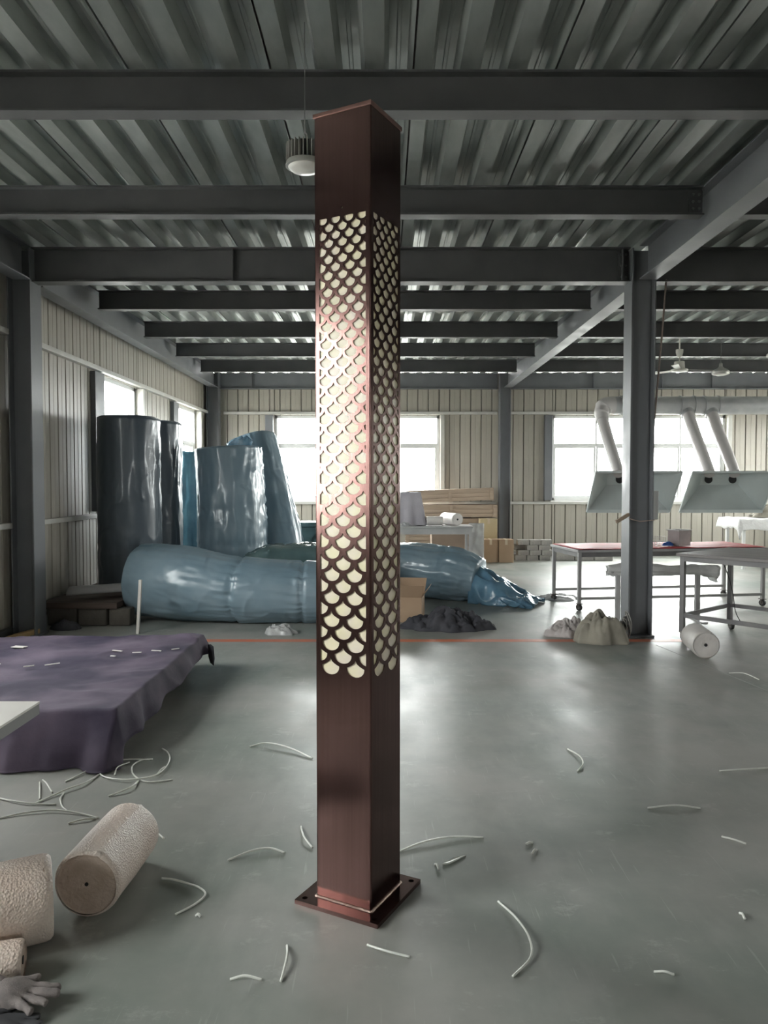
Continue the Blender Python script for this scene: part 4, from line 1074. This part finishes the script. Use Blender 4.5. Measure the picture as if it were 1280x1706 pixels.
# ------------------------------------------------------------------ white plastic strips on the floor
STRIPS = [
    ([(-1.336, 4.568), (-1.282, 4.498), (-1.237, 4.374), (-1.222, 4.229), (-1.242, 4.12), (-1.317, 4.068), (-1.416, 4.062), (-1.513, 4.107), (-1.568, 4.174), (-1.552, 4.188)], 'long hooked white plastic strip curling beside the near corner of the purple cloth'),
    ([(-1.338, 4.389), (-1.393, 4.374), (-1.419, 4.286), (-1.387, 4.174), (-1.321, 4.081), (-1.25, 4.047), (-1.139, 4.081)], 'white strip bent into a C crossing the hooked strip'),
    ([(-1.317, 4.068), (-1.326, 3.942), (-1.406, 3.865)], 'short bent white strip running out below the crossing strips'),
    ([(-1.588, 4.359), (-1.468, 4.371), (-1.353, 4.383)], 'straight white strip pointing right from the purple cloth corner'),
    ([(-1.586, 4.383), (-1.625, 4.243), (-1.661, 4.147), (-1.705, 4.055)], 'thin white strip slanting along the front hem of the purple cloth'),
    ([(-1.457, 4.339), (-1.489, 4.243), (-1.476, 4.147)], 'small curved white sliver inside the C shaped strip'),
    ([(-1.563, 4.16), (-1.589, 4.016), (-1.657, 3.917), (-1.74, 3.778)], 'long white strip slanting down left from the hooked strip'),
    ([(-1.652, 3.905), (-1.635, 3.823), (-1.59, 3.734), (-1.551, 3.694)], 'short white strip curved like a bracket under the slanting strip'),
    ([(-1.946, 3.835), (-1.87, 3.796), (-1.772, 3.767), (-1.63, 3.762)], 'white strip entering from the left edge below the purple cloth'),
    ([(-1.84, 4.047), (-1.792, 3.942), (-1.739, 3.823)], 'left one of two short straight white offcuts in front of the purple cloth'),
    ([(-1.837, 4.078), (-1.783, 4.004), (-1.714, 3.91)], 'right one of two short straight white offcuts in front of the purple cloth'),
    ([(-1.832, 3.606), (-1.746, 3.652), (-1.613, 3.679), (-1.474, 3.652), (-1.362, 3.606)], 'long arched white strip running behind the standing bubble wrap roll'),
    ([(-1.482, 3.55), (-1.426, 3.574), (-1.374, 3.602)], 'short straight white strip touching the bubble wrap roll from the left'),
    ([(-1.171, 3.542), (-1.08, 3.487), (-0.988, 3.394)], 'white strip sticking out behind the right of the bubble wrap roll'),
    ([(-1.234, 4.272), (-1.241, 4.215), (-1.245, 4.147)], 'tiny white sliver lying on the hooked strip'),
    ([(-0.814, 4.604), (-0.722, 4.642), (-0.556, 4.545), (-0.416, 4.404)], 'white strip curving in behind the left edge of the bronze post'),
    ([(-0.386, 3.517), (-0.36, 3.399), (-0.314, 3.311)], 'short curved strip touching the left side of the post near its foot'),
    ([(-0.661, 3.198), (-0.583, 3.261), (-0.496, 3.291), (-0.428, 3.261)], 'curved white strip left of the post foot on bare floor'),
    ([(0.064, 3.272), (0.169, 3.35), (0.305, 3.403), (0.448, 3.407)], 'long white strip sweeping right from behind the post'),
    ([(0.214, 3.162), (0.227, 3.12)], 'tiny white chip beside the pointed offcut right of the post'),
    ([(0.436, 2.876), (0.481, 2.763), (0.506, 2.632), (0.494, 2.525), (0.417, 2.43)], 'long strip bent like a bow on the floor right of the base plate'),
    ([(-0.058, 2.6), (0.0, 2.56), (0.086, 2.532)], 'white strip just in front of the base plate corner'),
    ([(-0.335, 2.596), (-0.325, 2.514), (-0.331, 2.405)], 'upright looking curved strip left in front of the base plate'),
    ([(-0.496, 2.415), (-0.448, 2.415), (-0.393, 2.413)], 'short level white strip in the left foreground by the gloves'),
    ([(0.883, 2.454), (0.912, 2.439), (0.943, 2.439)], 'short white strip in the right foreground'),
    ([(1.298, 3.721), (1.438, 3.736), (1.555, 3.717)], 'straight white strip on the open floor right of the post'),
    ([(1.104, 4.56), (1.137, 4.439), (1.131, 4.304), (1.074, 4.208)], 'small hook shaped strip on the open floor below the rag bundle'),
    ([(1.863, 4.208), (1.992, 4.208), (2.155, 4.253)], 'long straight strip touching the right edge of the photo'),
    ([(1.527, 3.415), (1.565, 3.374), (1.605, 3.346)], 'thin slanting strip near the right edge of the floor'),
    ([(1.322, 2.796), (1.323, 2.757)], 'tiny slanting chip near the right edge in the foreground'),
    ([(0.637, 3.253), (0.666, 3.288)], 'lower of two tiny chips on the floor right of the post'),
    ([(0.628, 3.342), (0.661, 3.358)], 'upper of two tiny chips on the floor right of the post'),
    ([(-0.899, 3.047), (-0.852, 3.036), (-0.783, 3.001), (-0.73, 2.969), (-0.693, 2.92), (-0.717, 2.854), (-0.773, 2.787)], 'white strip bent to a sharp hook right of the bubble wrap roll'),
    ([(-0.695, 2.779), (-0.676, 2.772)], 'tiny chip below the sharply hooked strip'),
    ([(2.904, 6.41), (3.012, 6.369), (3.051, 6.193)], 'small curved strip in front of the grey trolley table'),
]
for i, (pts, lab) in enumerate(STRIPS):
    far = pts[0][1] > 3.9
    hw = .0042 if len(pts) > 2 else .005
    q = smooth_path([(a, b_, .004) for a, b_ in pts], 7)
    random.seed(i); k1 = random.uniform(.004, .012)
    q = [Vector((v.x, v.y, .0045 + k1 * math.sin(math.pi * j / (len(q) - 1)) ** 2)) for j, v in enumerate(q)]
    tag(MB().tube(q, hw, 6).build('plastic_strip', 'strip', smooth=True), lab, 'strip', 'white plastic strips on the floor')
wed = MB(); wed.v = [(.245, 3.165, 0), (.275, 3.172, 0), (.352, 3.245, 0), (.300, 3.215, 0), (.245, 3.165, .006), (.275, 3.172, .008), (.352, 3.245, .004), (.300, 3.215, .008)]
wed.f = [(0, 3, 2, 1), (4, 5, 6, 7), (0, 1, 5, 4), (1, 2, 6, 5), (2, 3, 7, 6), (3, 0, 4, 7)]
tag(wed.build('pointed_offcut', 'strip'), 'pointed leaf shaped pale offcut on the floor right of the post', 'offcut')
